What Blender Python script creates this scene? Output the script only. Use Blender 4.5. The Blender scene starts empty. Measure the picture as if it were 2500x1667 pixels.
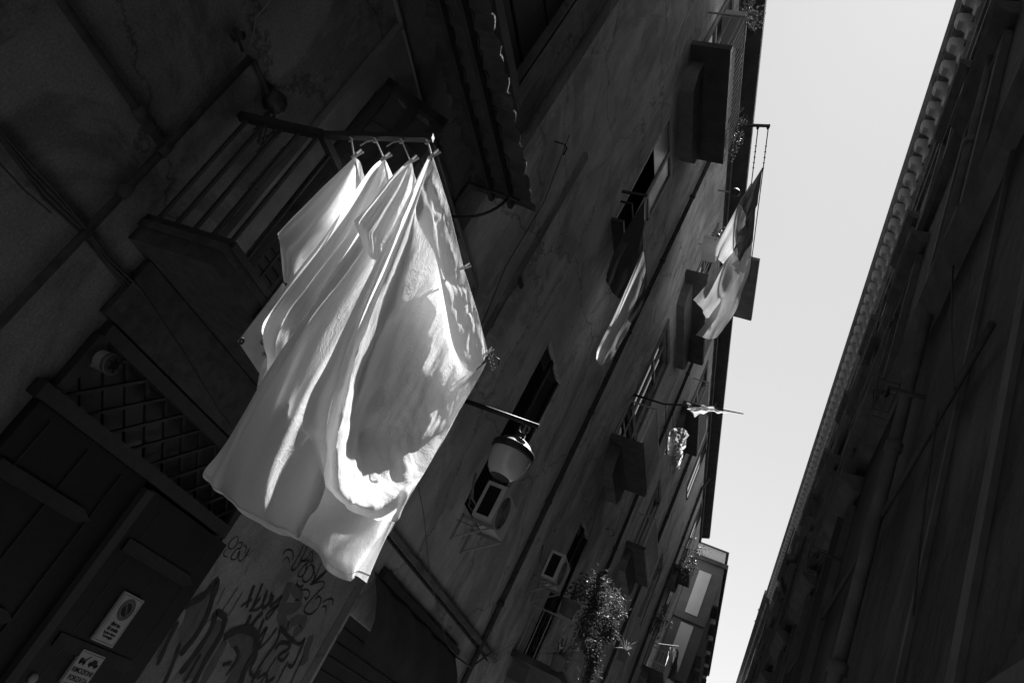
import bpy, math, random
from mathutils import Vector, Matrix, noise
import numpy as np
random.seed(7)
S = bpy.context.scene
COL = S.collection

# ------------------------------------------------------------------ camera
F, CX, CY = 1900.0, 1250.0, 833.5            # focal length and centre for a 2500 px wide picture
a = np.array([395.0, 1312.5, F]); a /= np.linalg.norm(a)          # along the alley
d = np.array([1780.0, -3205.0]); t = -F * F / float(d @ np.array([395.0, 1312.5]))
u = np.array([t * d[0], t * d[1], F]); u /= np.linalg.norm(u)     # up
r = np.cross(a, u)                                                # across the alley, to the right
R = np.array([r, a, u]); CAM = np.array([0.0, 0.0, 1.6])
cam_d = bpy.data.cameras.new('camera'); cam = bpy.data.objects.new('camera', cam_d); COL.objects.link(cam)
cam_d.sensor_width = 36; cam_d.lens = F / 2500 * 36; cam_d.clip_start = 0.02; cam_d.clip_end = 600
m3 = Matrix((Vector(R[:, 0]), Vector(-R[:, 1]), Vector(-R[:, 2]))).transposed()
cam.matrix_world = Matrix.Translation(Vector(CAM)) @ m3.to_4x4()
S.camera = cam
# ------------------------------------------------------------------ sky, sun, exposure
SUN = Vector((0.0, 0.52, 1.0)).normalized()
W = bpy.data.worlds.new('World'); S.world = W; W.use_nodes = True
nt = W.node_tree; nt.nodes.clear()
sky = nt.nodes.new('ShaderNodeTexSky'); sky.sky_type = 'NISHITA'; sky.sun_disc = False
sky.sun_elevation = math.asin(SUN.z); sky.sun_rotation = math.atan2(SUN.x, SUN.y)
sky.dust_density = 0.15; sky.air_density = 1.0
bw = nt.nodes.new('ShaderNodeRGBToBW')                            # black and white film
bg = nt.nodes.new('ShaderNodeBackground'); bg.inputs[1].default_value = 0.065
wo = nt.nodes.new('ShaderNodeOutputWorld')
nt.links.new(sky.outputs[0], bw.inputs[0]); pw = nt.nodes.new('ShaderNodeMath'); pw.operation = 'POWER'; pw.inputs[1].default_value = .4; ml = nt.nodes.new('ShaderNodeMath'); ml.operation = 'MULTIPLY'; ml.inputs[1].default_value = 1.9
nt.links.new(bw.outputs[0], pw.inputs[0]); nt.links.new(pw.outputs[0], ml.inputs[0]); nt.links.new(ml.outputs[0], bg.inputs[0]); nt.links.new(bg.outputs[0], wo.inputs[0])
sl = bpy.data.lights.new('sun', 'SUN'); sl.energy = 4.1; sl.angle = math.radians(0.5); sl.color = (1, 1, 1)
so = bpy.data.objects.new('sun', sl); COL.objects.link(so); so.location = (0, 0, 40)
so.rotation_euler = (-SUN).to_track_quat('-Z', 'Y').to_euler()
S.view_settings.view_transform = 'Standard'; S.view_settings.look = 'None'
S.view_settings.gamma = 1; S.view_settings.use_curve_mapping = False
S.view_settings.exposure = 1.95
S.cycles.caustics_reflective = False; S.cycles.caustics_refractive = False

# ------------------------------------------------------------------ helpers
def ray(px, py): return R @ np.array([px - CX, py - CY, F])
def PX(px, py, x): q = ray(px, py); return Vector(CAM + q * (x / q[0]))   # point of a plane x = const
def PY(px, py, y): q = ray(px, py); return Vector(CAM + q * (y / q[1]))
def PZ(px, py, z): q = ray(px, py); return Vector(CAM + q * ((z - 1.6) / q[2]))
L = -4.0      # left facade
RW = 0.75     # right facade

class MB:
    def __init__(s): s.v = []; s.f = []; s.sm = []
    def add(s, vs, fs, smooth=False):
        o = len(s.v); s.v += [Vector(p) for p in vs]
        for f in fs: s.f.append([o + i for i in f]); s.sm.append(smooth)
        return s
    def box(s, x0, x1, y0, y1, z0, z1):
        vs = [(x, y, z) for x in (x0, x1) for y in (y0, y1) for z in (z0, z1)]
        return s.add(vs, [(0, 1, 3, 2), (4, 6, 7, 5), (0, 4, 5, 1), (2, 3, 7, 6), (0, 2, 6, 4), (1, 5, 7, 3)])
    def bar(s, p, q, w, h, up=(0, 0, 1)):
        p, q = Vector(p), Vector(q); dv = (q - p).normalized(); up = Vector(up)
        if abs(dv.dot(up)) > .98: up = Vector((0, 1, 0)) if abs(dv.y) < .9 else Vector((1, 0, 0))
        sx = dv.cross(up).normalized() * (w / 2); sz = sx.cross(dv).normalized() * (h / 2)
        vs = [c + i * sx + j * sz for c in (p, q) for i in (-1, 1) for j in (-1, 1)]
        return s.add(vs, [(0, 1, 3, 2), (4, 6, 7, 5), (0, 4, 5, 1), (2, 3, 7, 6), (0, 2, 6, 4), (1, 5, 7, 3)])
    def tube(s, pts, rad, n=8, caps=True):
        pts = [Vector(p) for p in pts]; vs = []; fs = []; prev = None
        for i, p in enumerate(pts):
            dv = (pts[min(i + 1, len(pts) - 1)] - pts[max(i - 1, 0)])
            if dv.length < 1e-9: dv = Vector((0, 0, 1))
            dv.normalize()
            if prev is None:
                rf = Vector((0, 0, 1)) if abs(dv.z) < .9 else Vector((1, 0, 0)); sx = dv.cross(rf).normalized()
            else:
                sx = (prev - dv * prev.dot(dv)).normalized()
            prev = sx; sy = dv.cross(sx)
            rr = rad[i] if isinstance(rad, (list, tuple)) else rad
            for k in range(n):
                an = 2 * math.pi * k / n; vs.append(p + sx * (rr * math.cos(an)) + sy * (rr * math.sin(an)))
        for i in range(len(pts) - 1):
            for k in range(n):
                fs.append((i * n + k, i * n + (k + 1) % n, (i + 1) * n + (k + 1) % n, (i + 1) * n + k))
        if caps: fs.append(tuple(range(n))[::-1]); fs.append(tuple((len(pts) - 1) * n + k for k in range(n)))
        return s.add(vs, fs, True)
    def lathe(s, prof, c, n=40, axis='z'):
        c = Vector(c); vs = []; fs = []
        for (rr, h) in prof:
            for k in range(n):
                an = 2 * math.pi * k / n; q = (rr * math.cos(an), rr * math.sin(an), h)
                if axis == 'x': q = (h, q[0], q[1])
                if axis == 'y': q = (q[0], h, q[1])
                vs.append(c + Vector(q))
        for i in range(len(prof) - 1):
            for k in range(n):
                fs.append((i * n + k, i * n + (k + 1) % n, (i + 1) * n + (k + 1) % n, (i + 1) * n + k))
        return s.add(vs, fs, True)
    def grid(s, g, smooth=True):
        n, m = len(g), len(g[0]); vs = [p for row in g for p in row]
        return s.add(vs, [(i * m + j, i * m + j + 1, (i + 1) * m + j + 1, (i + 1) * m + j) for i in range(n - 1) for j in range(m - 1)], smooth)
    def poly(s, pts): return s.add(pts, [tuple(range(len(pts)))])
    def prism(s, pts, off):
        off = Vector(off); n = len(pts); pts = [Vector(p) for p in pts]
        return s.add(pts + [p + off for p in pts], [tuple(range(n))[::-1], tuple(range(n, 2 * n))] + [(i, (i + 1) % n, n + (i + 1) % n, n + i) for i in range(n)])
    def profile_y(s, prof, y0, y1):      # closed (x, z) outline swept along the alley
        return s.prism([(x, y0, z) for x, z in prof], (0, y1 - y0, 0))
    def wall(s, x, y0, y1, z0, z1, holes, depth, sgn):   # facade sheet with recessed openings; sgn = side the depth goes to
        ys = sorted({y0, y1, *[h[0] for h in holes], *[h[1] for h in holes]}); zs = sorted({z0, z1, *[h[2] for h in holes], *[h[3] for h in holes]})
        ys = [q for q in ys if y0 <= q <= y1]; zs = [q for q in zs if z0 <= q <= z1]
        for i in range(len(ys) - 1):
            for j in range(len(zs) - 1):
                cy, cz = (ys[i] + ys[i + 1]) / 2, (zs[j] + zs[j + 1]) / 2
                if any(h[0] < cy < h[1] and h[2] < cz < h[3] for h in holes): continue
                s.poly([(x, ys[i], zs[j]), (x, ys[i + 1], zs[j]), (x, ys[i + 1], zs[j + 1]), (x, ys[i], zs[j + 1])])
        b = x + sgn * depth
        for (ya, yb, za, zb) in holes:
            s.poly([(x, ya, za), (x, ya, zb), (b, ya, zb), (b, ya, za)]); s.poly([(x, yb, za), (x, yb, zb), (b, yb, zb), (b, yb, za)])
            s.poly([(x, ya, zb), (x, yb, zb), (b, yb, zb), (b, ya, zb)]); s.poly([(x, ya, za), (x, yb, za), (b, yb, za), (b, ya, za)])
        return s

def wpos(o):
    p = Vector(o.location)
    while o.parent: o = o.parent; p = p + Vector(o.location)
    return p
def obj(name, mb, mat, parent=None, base=None):
    off = wpos(parent) if parent else Vector((0, 0, 0))
    o = bpy.data.objects.new(name, None if mb is None else bpy.data.meshes.new(name))
    if mb is not None:
        if not parent:
            off = Vector(base) if base else Vector((sum(p.x for p in mb.v) / len(mb.v), sum(p.y for p in mb.v) / len(mb.v), min(p.z for p in mb.v)))
            o.location = off
        o.data.from_pydata([p - off for p in mb.v], [], mb.f); o.data.polygons.foreach_set('use_smooth', mb.sm)
        o.data.materials.append(mat); o.data.update()
        if len(mb.v) < 1200: o.shadow_terminator_geometry_offset = 0
    COL.objects.link(o)
    if parent: o.parent = parent
    return o
def tag(o, label, cat, group=None):
    o['label'] = label; o['category'] = cat
    if group: o['group'] = group
    return o
def thing(name, loc, label, cat, group=None):
    o = bpy.data.objects.new(name, None); COL.objects.link(o); o.location = loc; o.empty_display_size = .2
    return tag(o, label, cat, group)
def structure(name, mb, mat):
    o = obj(name, mb, mat); o['kind'] = 'structure'; return o

def catmull(P, n):
    P = np.array(P, float); k = len(P)
    A = np.vstack([2 * P[0] - P[1], P, 2 * P[-1] - P[-2]]); out = []
    for i in range(k - 1):
        p0, p1, p2, p3 = A[i:i + 4]
        for j in range(n):
            q = j / n; out.append(.5 * ((2 * p1) + (p2 - p0) * q + (2 * p0 - 5 * p1 + 4 * p2 - p3) * q * q + (3 * p1 - p0 - 3 * p2 + p3) * q ** 3))
    out.append(P[-1]); return np.array(out)
def surf(rows, nv=10, nu=10):            # control rows of 3-D points -> smooth dense grid
    A = np.array([[list(p) for p in r_] for r_ in rows], float)
    B = np.array([catmull(A[i], nu) for i in range(A.shape[0])])
    return np.array([catmull(B[:, j], nv) for j in range(B.shape[1])]).transpose(1, 0, 2)
def cloth_grid(rows, nv=10, nu=10, wr=None):
    """rows of (px, py, x): hung cloth measured from the photograph, each point at its own distance x from the camera wall"""
    G = surf([[PX(*c) for c in r_] for r_ in rows], nv, nu)
    if wr:
        du = np.gradient(G, axis=1); dv = np.gradient(G, axis=0); nn = np.cross(du, dv); nn /= (np.linalg.norm(nn, axis=2, keepdims=True) + 1e-9)
        n, m = G.shape[:2]
        for i in range(n):
            for j in range(m): G[i, j] += nn[i, j] * wr(i / (n - 1), j / (m - 1), G[i, j])
    return [[Vector(p) for p in row] for row in G]

# ------------------------------------------------------------------ materials (all grey: the picture is black and white)
def newmat(name):
    m = bpy.data.materials.new(name); m.use_nodes = True; m.node_tree.nodes.clear()
    return m, m.node_tree.nodes, m.node_tree.links
def ramp(N, lk, fac, lo, hi, p0=.3, p1=.7):
    c = N.new('ShaderNodeValToRGB'); c.color_ramp.elements[0].position = p0; c.color_ramp.elements[1].position = p1
    c.color_ramp.elements[0].color = (lo, lo, lo, 1); c.color_ramp.elements[1].color = (hi, hi, hi, 1); lk.new(fac, c.inputs[0]); return c.outputs[0]
def tex(N, lk, sc, scale3=(1, 1, 1), det=8, rough=.6, dist=0.0):
    tc = N.new('ShaderNodeTexCoord'); mp = N.new('ShaderNodeMapping'); mp.inputs['Scale'].default_value = scale3
    nz = N.new('ShaderNodeTexNoise'); nz.inputs['Scale'].default_value = sc; nz.inputs['Detail'].default_value = det
    nz.inputs['Roughness'].default_value = rough; nz.inputs['Distortion'].default_value = dist
    lk.new(tc.outputs['Object'], mp.inputs[0]); lk.new(mp.outputs[0], nz.inputs['Vector']); return nz.outputs[0]
def mult(N, lk, a_, b_):
    q = N.new('ShaderNodeMix'); q.data_type = 'RGBA'; q.blend_type = 'MULTIPLY'; q.inputs[0].default_value = 1
    lk.new(a_, q.inputs[6]); lk.new(b_, q.inputs[7]); return q.outputs[2]
def surface(name, lo, hi, rough=.85, sc=1.5, s3=(1, 1, 1), streak=0.0, bump=.3, bsc=30, metal=0.0, spec=.3, blotch=0.0, grain=0.0, cracks=False):
    m, N, lk = newmat(name)
    b = N.new('ShaderNodeBsdfPrincipled'); o = N.new('ShaderNodeOutputMaterial'); lk.new(b.outputs[0], o.inputs[0])
    c = ramp(N, lk, tex(N, lk, sc, s3), lo, hi)
    if streak: c = mult(N, lk, c, ramp(N, lk, tex(N, lk, 2.0, (1, 1, .16), 12, .74, .35), 1 - streak, 1.0, .3, .62))
    if blotch: c = mult(N, lk, c, ramp(N, lk, tex(N, lk, .8, (1, 1, .6), 10, .68, 1.2), 1 - blotch, 1.0, .44, .5))
    if grain: c = mult(N, lk, c, ramp(N, lk, tex(N, lk, 70, (1, 1, .7), 3, .7), 1 - grain, 1.0, .35, .65))
    if cracks:
        vo = N.new('ShaderNodeTexVoronoi'); vo.feature = 'DISTANCE_TO_EDGE'; vo.inputs['Scale'].default_value = .45
        tc = N.new('ShaderNodeTexCoord'); ad = N.new('ShaderNodeVectorMath'); ad.operation = 'ADD'; nw = N.new('ShaderNodeTexNoise'); nw.inputs['Scale'].default_value = 1.1; nw.inputs['Detail'].default_value = 9; nw.inputs['Roughness'].default_value = .65
        lk.new(tc.outputs['Object'], ad.inputs[0]); lk.new(tc.outputs['Object'], nw.inputs['Vector']); lk.new(nw.outputs['Color'], ad.inputs[1]); lk.new(ad.outputs[0], vo.inputs['Vector'])
        c = mult(N, lk, c, ramp(N, lk, vo.outputs['Distance'], .45, 1.0, .001, .009))
    lk.new(c, b.inputs['Base Color']); b.inputs['Roughness'].default_value = rough; b.inputs['Metallic'].default_value = metal
    b.inputs['Specular IOR Level'].default_value = spec
    if bump:
        bp = N.new('ShaderNodeBump'); bp.inputs['Strength'].default_value = bump; bp.inputs['Distance'].default_value = .02
        lk.new(tex(N, lk, bsc, (1, 1, .6), 6), bp.inputs['Height']); lk.new(bp.outputs[0], b.inputs['Normal'])
    return m
def cloth_mat(name, col, trans=.42, bump=.35, lo=None, sc=6.0):
    m, N, lk = newmat(name)
    df = N.new('ShaderNodeBsdfDiffuse'); tr = N.new('ShaderNodeBsdfTranslucent'); mx = N.new('ShaderNodeMixShader'); o = N.new('ShaderNodeOutputMaterial')
    c = ramp(N, lk, tex(N, lk, 2.5, (1, 1, 1), 6), lo if lo is not None else col * .93, col)
    lk.new(c, df.inputs[0]); lk.new(c, tr.inputs[0]); mx.inputs[0].default_value = trans
    bp = N.new('ShaderNodeBump'); bp.inputs['Strength'].default_value = bump; bp.inputs['Distance'].default_value = .03
    n1 = tex(N, lk, sc, (1, 1, .45), 9, .62, 1.4)
    vo = N.new('ShaderNodeTexVoronoi'); vo.feature = 'DISTANCE_TO_EDGE'; vo.inputs['Scale'].default_value = 5.5
    tc = N.new('ShaderNodeTexCoord'); ad = N.new('ShaderNodeVectorMath'); ad.operation = 'ADD'; nw = N.new('ShaderNodeTexNoise'); nw.inputs['Scale'].default_value = 2.5; nw.inputs['Detail'].default_value = 4
    lk.new(tc.outputs['Object'], ad.inputs[0]); lk.new(tc.outputs['Object'], nw.inputs['Vector']); lk.new(nw.outputs['Color'], ad.inputs[1]); lk.new(ad.outputs[0], vo.inputs['Vector'])
    mr = N.new('ShaderNodeMapRange'); mr.inputs['From Max'].default_value = .05; lk.new(vo.outputs['Distance'], mr.inputs['Value'])
    wv = N.new('ShaderNodeTexNoise'); wv.inputs['Scale'].default_value = 85; wv.inputs['Detail'].default_value = 2; lk.new(tc.outputs['Object'], wv.inputs['Vector'])
    m1 = N.new('ShaderNodeMath'); m1.operation = 'MULTIPLY_ADD'; m1.inputs[1].default_value = .07; lk.new(mr.outputs[0], m1.inputs[0]); lk.new(n1, m1.inputs[2])
    m2 = N.new('ShaderNodeMath'); m2.operation = 'MULTIPLY_ADD'; m2.inputs[1].default_value = .12; lk.new(wv.outputs[0], m2.inputs[0]); lk.new(m1.outputs[0], m2.inputs[2])
    lk.new(m2.outputs[0], bp.inputs['Height']); lk.new(bp.outputs[0], df.inputs['Normal']); lk.new(bp.outputs[0], tr.inputs['Normal'])
    lk.new(df.outputs[0], mx.inputs[1]); lk.new(tr.outputs[0], mx.inputs[2]); lk.new(mx.outputs[0], o.inputs[0]); return m
def leaf_mat(name, col):
    m, N, lk = newmat(name)
    b = N.new('ShaderNodeBsdfPrincipled'); tr = N.new('ShaderNodeBsdfTranslucent'); mx = N.new('ShaderNodeMixShader'); o = N.new('ShaderNodeOutputMaterial')
    c = ramp(N, lk, tex(N, lk, 20), col * .5, col * 1.3); lk.new(c, b.inputs['Base Color']); lk.new(c, tr.inputs[0])
    b.inputs['Roughness'].default_value = .5; b.inputs['Specular IOR Level'].default_value = .3; mx.inputs[0].default_value = .28
    lk.new(b.outputs[0], mx.inputs[1]); lk.new(tr.outputs[0], mx.inputs[2]); lk.new(mx.outputs[0], o.inputs[0]); return m
M = dict(
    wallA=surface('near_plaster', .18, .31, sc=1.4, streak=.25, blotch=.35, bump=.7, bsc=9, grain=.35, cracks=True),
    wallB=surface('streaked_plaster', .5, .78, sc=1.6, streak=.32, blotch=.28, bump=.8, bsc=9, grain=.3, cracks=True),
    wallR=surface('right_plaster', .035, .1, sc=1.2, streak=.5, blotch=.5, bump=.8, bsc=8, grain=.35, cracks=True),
    wallC=surface('far_plaster', .11, .14, bump=.1), white=surface('white_panel', .55, .62, rough=.6, bump=.05),
    socle=surface('painted_socle', .24, .36, sc=2.5, streak=.15, blotch=.25, bump=.35, bsc=40, grain=.3),
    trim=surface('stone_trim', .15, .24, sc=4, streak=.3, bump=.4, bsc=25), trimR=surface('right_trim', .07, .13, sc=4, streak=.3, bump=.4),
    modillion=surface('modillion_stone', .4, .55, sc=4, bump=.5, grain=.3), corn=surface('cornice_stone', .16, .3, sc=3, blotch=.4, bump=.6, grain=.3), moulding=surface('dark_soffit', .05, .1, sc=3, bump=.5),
    iron=surface('black_iron', .012, .026, rough=.55, sc=12, bump=.2, bsc=60, spec=.5), rust=surface('rusty_iron', .03, .07, rough=.8, sc=10, bump=.5, bsc=40),
    door=surface('dark_door_paint', .006, .012, rough=.6, sc=3, bump=.2), strap=surface('door_strap', .018, .03, rough=.7, sc=8, bump=.4),
    wood=surface('dark_wood', .025, .05, rough=.7, sc=4, s3=(1, 1, .1), bump=.3), palewood=surface('pale_frame', .3, .4, rough=.5, sc=4, bump=.1),
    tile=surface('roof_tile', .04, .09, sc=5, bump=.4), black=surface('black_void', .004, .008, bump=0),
    glass=surface('dark_glass', .01, .02, rough=.06, bump=0, spec=.8), pane=surface('dusty_glass', .05, .08, rough=.25, sc=3, bump=.05, spec=.6),
    plastic=surface('white_plastic', .45, .55, rough=.45, sc=3, bump=.05), grey=surface('grey_metal', .2, .28, rough=.5, sc=6, bump=.1, spec=.5),
    lampglass=surface('opal_bowl', .5, .56, rough=.2, sc=3, bump=0, spec=.6), sign=surface('sign_white', .34, .42, rough=.6, sc=8, bump=.05),
    ink=surface('sign_ink', .015, .02, rough=.8, bump=0), paint=surface('spray_black', .02, .04, rough=.7, sc=12, bump=.1), paint2=surface('spray_grey', .09, .13, sc=6, bump=.1),
    cord=surface('pale_cord', .45, .55, sc=30, bump=.2), cable=surface('grey_cable', .15, .2, sc=20, bump=.1), darkcable=surface('dark_cable', .03, .05, sc=20, bump=.1), peg=surface('peg_wood', .5, .6, sc=30, bump=.2),
    sheet=cloth_mat('white_cotton', .83, .44, bump=.5), sheet2=cloth_mat('white_linen', .82, .44, bump=.35), doubled_shaded=cloth_mat('shaded_doubled_cotton', .72, .1), dark_cloth=cloth_mat('dark_cotton', .13, .4), grey_cloth=cloth_mat('grey_cotton', .7, .45, bump=.15),  # ruffle cotton: doubled layer, its shade put into a darker, less translucent tone
    leaf=leaf_mat('leaf', .085), spike=leaf_mat('spiky_leaf', .16), stem=surface('stem', .05, .08, bump=.2), terracotta=surface('planter', .1, .16, bump=.2),
    asphalt=surface('street_paving', .07, .11, sc=3, bump=.5), canvas=surface('awning_canvas', .03, .05, sc=6, bump=.3))

# ------------------------------------------------------------------ street
structure('street', MB().add([(-120, -200, 0), (120, -200, 0), (120, 300, 0), (-120, 300, 0)], [(0, 1, 2, 3)]), M['asphalt'])

# ------------------------------------------------------------------ left, near building
bA = thing('apartment_building', (-4.5, 1.0, 0), 'dark plastered building on the left with the balcony, lattice door and graffiti', 'building')
H = 17.7
holesA = [(3.39, 5.5, 0, 2.72), (3.86, 5.25, 3.32, 5.85), (3.95, 5.5, 7.72, 9.9)]
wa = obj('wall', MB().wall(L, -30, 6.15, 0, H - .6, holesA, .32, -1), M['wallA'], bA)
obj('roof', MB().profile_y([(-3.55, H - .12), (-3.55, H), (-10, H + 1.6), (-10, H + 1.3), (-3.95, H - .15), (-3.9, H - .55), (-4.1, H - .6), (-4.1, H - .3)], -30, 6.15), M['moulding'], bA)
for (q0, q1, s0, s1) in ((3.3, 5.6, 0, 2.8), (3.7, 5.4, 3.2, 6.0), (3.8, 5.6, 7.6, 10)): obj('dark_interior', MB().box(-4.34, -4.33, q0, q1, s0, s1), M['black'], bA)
# dado of paler plaster carrying the graffiti
pan = obj('painted_dado', MB().box(L - .01, L + .02, 5.6, 8.13, 0, 2.95), M['socle'], bA)
obj('dark_strip', MB().box(L - .01, L + .03, 8.13, 8.3, 0, 2.9), M['wallA'], bA)
# metal double door
dl = obj('door', MB().box(-4.02, -3.93, 3.32, 4.42, 0, 2.16), M['door'], bA)
dr = obj('door', MB().box(-4.02, -3.92, 4.5, 5.6, 0, 2.14), M['door'], bA)
obj('centre_post', MB().box(-3.99, -3.88, 4.42, 4.5, 0, 2.12), M['wood'], bA)
obj('door_head', MB().box(-4.05, -3.9, 3.25, 5.5, 2.165, 2.26), M['iron'], bA)
for dd, y0, y1 in ((dl, 3.36, 4.2), (dr, 4.6, 5.5)):
    for z in (1.72, 1.045, .3):
        obj('hinge_strap', MB().prism([(-3.925, y0, z), (-3.925, y1 - .1, z), (-3.925, y1, z + .045), (-3.925, y1 - .1, z + .09), (-3.925, y0, z + .09)], (.018, 0, 0)), M['strap'], dd)
    b = MB()
    for k in range(3): yy = y0 + .1 + k * .36; b.box(-3.93, -3.918, yy, yy + .006, .05, 2.1)
    obj('panel_seam', b, M['iron'], dd)
obj('keyhole_plate', MB().lathe([(0, -.01), (.03, -.01), (.035, 0), (.03, .012), (0, .014)], PX(80, 1655, -3.915), 20, 'x'), M['grey'], dl)
# lattice transom
fr = MB(); fr.box(-4.06, -3.93, 3.36, 5.54, 2.66, 2.75).box(-4.06, -3.93, 3.34, 3.42, 2.26, 2.66).box(-4.06, -3.93, 5.46, 5.54, 2.26, 2.66)
tr_ = obj('transom_frame', fr, M['iron'], bA)
b = MB()
z0, z1, ya, yb = 2.24, 2.68, 3.4, 5.5
for k in range(-3, 12):
    for sg in (1, -1):
        c = ya + .03 + k * .235; pts = []
        p = (c, z0) if sg > 0 else (c, z1); q = (c + (z1 - z0) * 1.1, z1) if sg > 0 else (c + (z1 - z0) * 1.1, z0)
        lo, hi = max(p[0], ya), min(q[0], yb)
        if hi - lo < .03: continue
        f = lambda yy: p[1] + (q[1] - p[1]) * (yy - p[0]) / (q[0] - p[0])
        b.bar((-3.99 + .012 * sg, lo, f(lo)), (-3.99 + .012 * sg, hi, f(hi)), .02, .024, (1, 0, 0))
obj('lattice_grille', b, M['iron'], tr_)
obj('transom_glass', MB().box(-4.2, -4.19, 3.4, 5.5, 2.2, 2.72), M['pane'], tr_)
vp = PX(222, 868, -4.02); ve = vp + Vector((.19, .0, .0))
vent = thing('vent_pipe', vp, 'short white vent pipe with a slotted cap poking out of the lattice above the door', 'vent')
obj('tube', MB().lathe([(.062, -.2), (.062, .15), (.066, .15), (.066, .2)], vp, 28, 'x'), M['plastic'], vent)
obj('cap', MB().lathe([(.0, .205), (.05, .205), (.066, .2), (.066, .16)], vp, 28, 'x'), M['strap'], vent)
b = MB()
for k in range(6): an = k * math.pi / 3; b.bar(vp + Vector((.209, 0, 0)), vp + Vector((.209, .048 * math.cos(an), .048 * math.sin(an))), .01, .006)
b.lathe([(.022, .206), (.022, .212), (.028, .212), (.028, .206)], vp, 24, 'x'); obj('slots', b, M['black'], vent)
# lintel beam
obj('lintel_beam', MB().box(-4.02, -3.94, 3.27, 6.1, 2.77, 3.19), M['rust'], bA)
# french door behind the balcony
fd = obj('french_door', MB().box(-4.26, -4.2, 3.86, 5.25, 3.32, 5.85), M['wood'], bA)
b = MB()
for k in range(16): b.box(-4.2, -4.185, 3.9, 5.2, 3.4 + k * .09, 3.45 + k * .09)
obj('louvre_slats', b, M['iron'], fd)
b = MB().box(L - .02, L + .045, 3.62, 3.85, 3.32, 6.12).box(L - .02, L + .045, 3.85, 5.5, 5.86, 6.12).box(L - .02, L + .045, 5.26, 5.5, 3.32, 5.86)
b.box(L - .02, L + .07, 3.6, 3.635, 3.32, 6.15)
obj('door_surround', b, M['trim'], bA)
# open glazed leaf
p0, p1 = Vector((-3.97, 3.89, 0)), Vector((-3.49, 4.24, 0)); dv = (p1 - p0); nl = dv.length; dv.normalize()
lf = MB()
for q in (0, nl / 2 - .03, nl - .09): lf.bar(p0 + dv * (q + .045) + Vector((0, 0, 3.45)), p0 + dv * (q + .045) + Vector((0, 0, 5.8)), .05, .09, dv)
for z in (3.5, 4.3, 5.76): lf.bar(p0 + Vector((0, 0, z)), p0 + dv * nl + Vector((0, 0, z)), .05, .09)
leaf = obj('open_door_leaf', lf, M['wood'], bA)
for z in (4.65, 5.0, 5.38): obj('glazing_bar', MB().bar(p0 + Vector((0, 0, z)), p0 + dv * nl + Vector((0, 0, z)), .03, .025), M['wood'], leaf)
obj('pane', MB().bar(p0 + dv * .03 + Vector((0, 0, 4.95)), p0 + dv * (nl - .03) + Vector((0, 0, 4.95)), .008, 1.4), M['pane'], leaf)
# balcony
bal = obj('balcony', MB().box(L, -3.31, 3.08, 5.65, 3.2, 3.3).box(L, -3.29, 3.06, 5.67, 3.3, 3.35), M['rust'], bA)
b = MB(); z = 4.34
b.bar((L, 3.09, z), (-3.3, 3.09, z), .05, .05).bar((-3.3, 3.09, z), (-3.3, 5.65, z), .05, .05).bar((L, 3.09, 3.37), (-3.3, 3.09, 3.37), .04, .05).bar((-3.3, 3.09, 3.37), (-3.3, 5.65, 3.37), .04, .05)
obj('handrail', b, M['iron'], bal)
for k in range(5): x = -3.92 + k * .15; obj('baluster', MB().bar((x, 3.09, 3.36), (x, 3.09, z), .022, .022), M['iron'], bal)
for k in range(14): y = 3.25 + k * .18; obj('baluster', MB().bar((-3.3, y, 3.36), (-3.3, y, z), .016, .016), M['iron'], bal)
# tiled canopy
zc, xo, xi = 6.55, -3.26, L; b = MB(); rows = 3
for k in range(rows):
    x0 = xi + (xo - xi) * k / rows; x1 = xi + (xo - xi) * (k + 1.12) / rows
    if k == rows - 1: x1 = xo
    g = []; n = 260
    for (xx, zz) in ((x0, zc - .02 * k), (x1, zc - .02 * k - .045), (x1, zc - .02 * k - .065), (x0, zc - .02 * k - .02)):
        g.append([(xx + .01 * math.sin(19 * (2.0 + 3.95 * i / n) + k), 2.0 + 3.95 * i / n, zz + .05 * abs(math.sin(math.pi * (3.95 * i / n) / .2)) + .01 * math.sin(2.1 * i * 3.95 / n + k)) for i in range(n + 1)])
    g.append(g[0]); b.grid(g, False)
can = obj('tiled_canopy', b, M['tile'], bA)
obj('purlin', MB().bar((-3.75, 2.0, 6.47), (-3.75, 5.9, 6.47), .05, .07).bar((-3.5, 2.0, 6.43), (-3.5, 5.9, 6.43), .05, .07), M['wood'], can)
for y in (3.2, 5.72):
    arc = [(-3.98 + .5 * math.sin(q), y, 6.42 - .5 * math.cos(q) * .9) for q in [i * math.pi / 2 / 10 for i in range(11)]]
    obj('bracket', MB().tube([(-3.99, y, 6.0), (-3.99, y, 6.46), (-3.35, y, 6.38)], .018).tube(arc, .015), M['iron'], can)
# upper window
uw = obj('window', MB().box(L - .02, L + .06, 3.8, 5.66, 7.58, 7.72).box(L - .02, L + .05, 5.5, 5.66, 7.72, 10.0).box(L - .02, L + .05, 3.8, 3.95, 7.72, 10), M['trim'], bA)
b = MB().box(-4.18, -4.15, 3.95, 5.5, 7.72, 9.9); obj('shutter', b, M['wood'], uw)
b = MB()
for zz in (8.2, 8.9): b.box(-4.15, -4.14, 3.95, 5.5, zz, zz + .03)
obj('shutter_rail', b, M['black'], uw)
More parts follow.
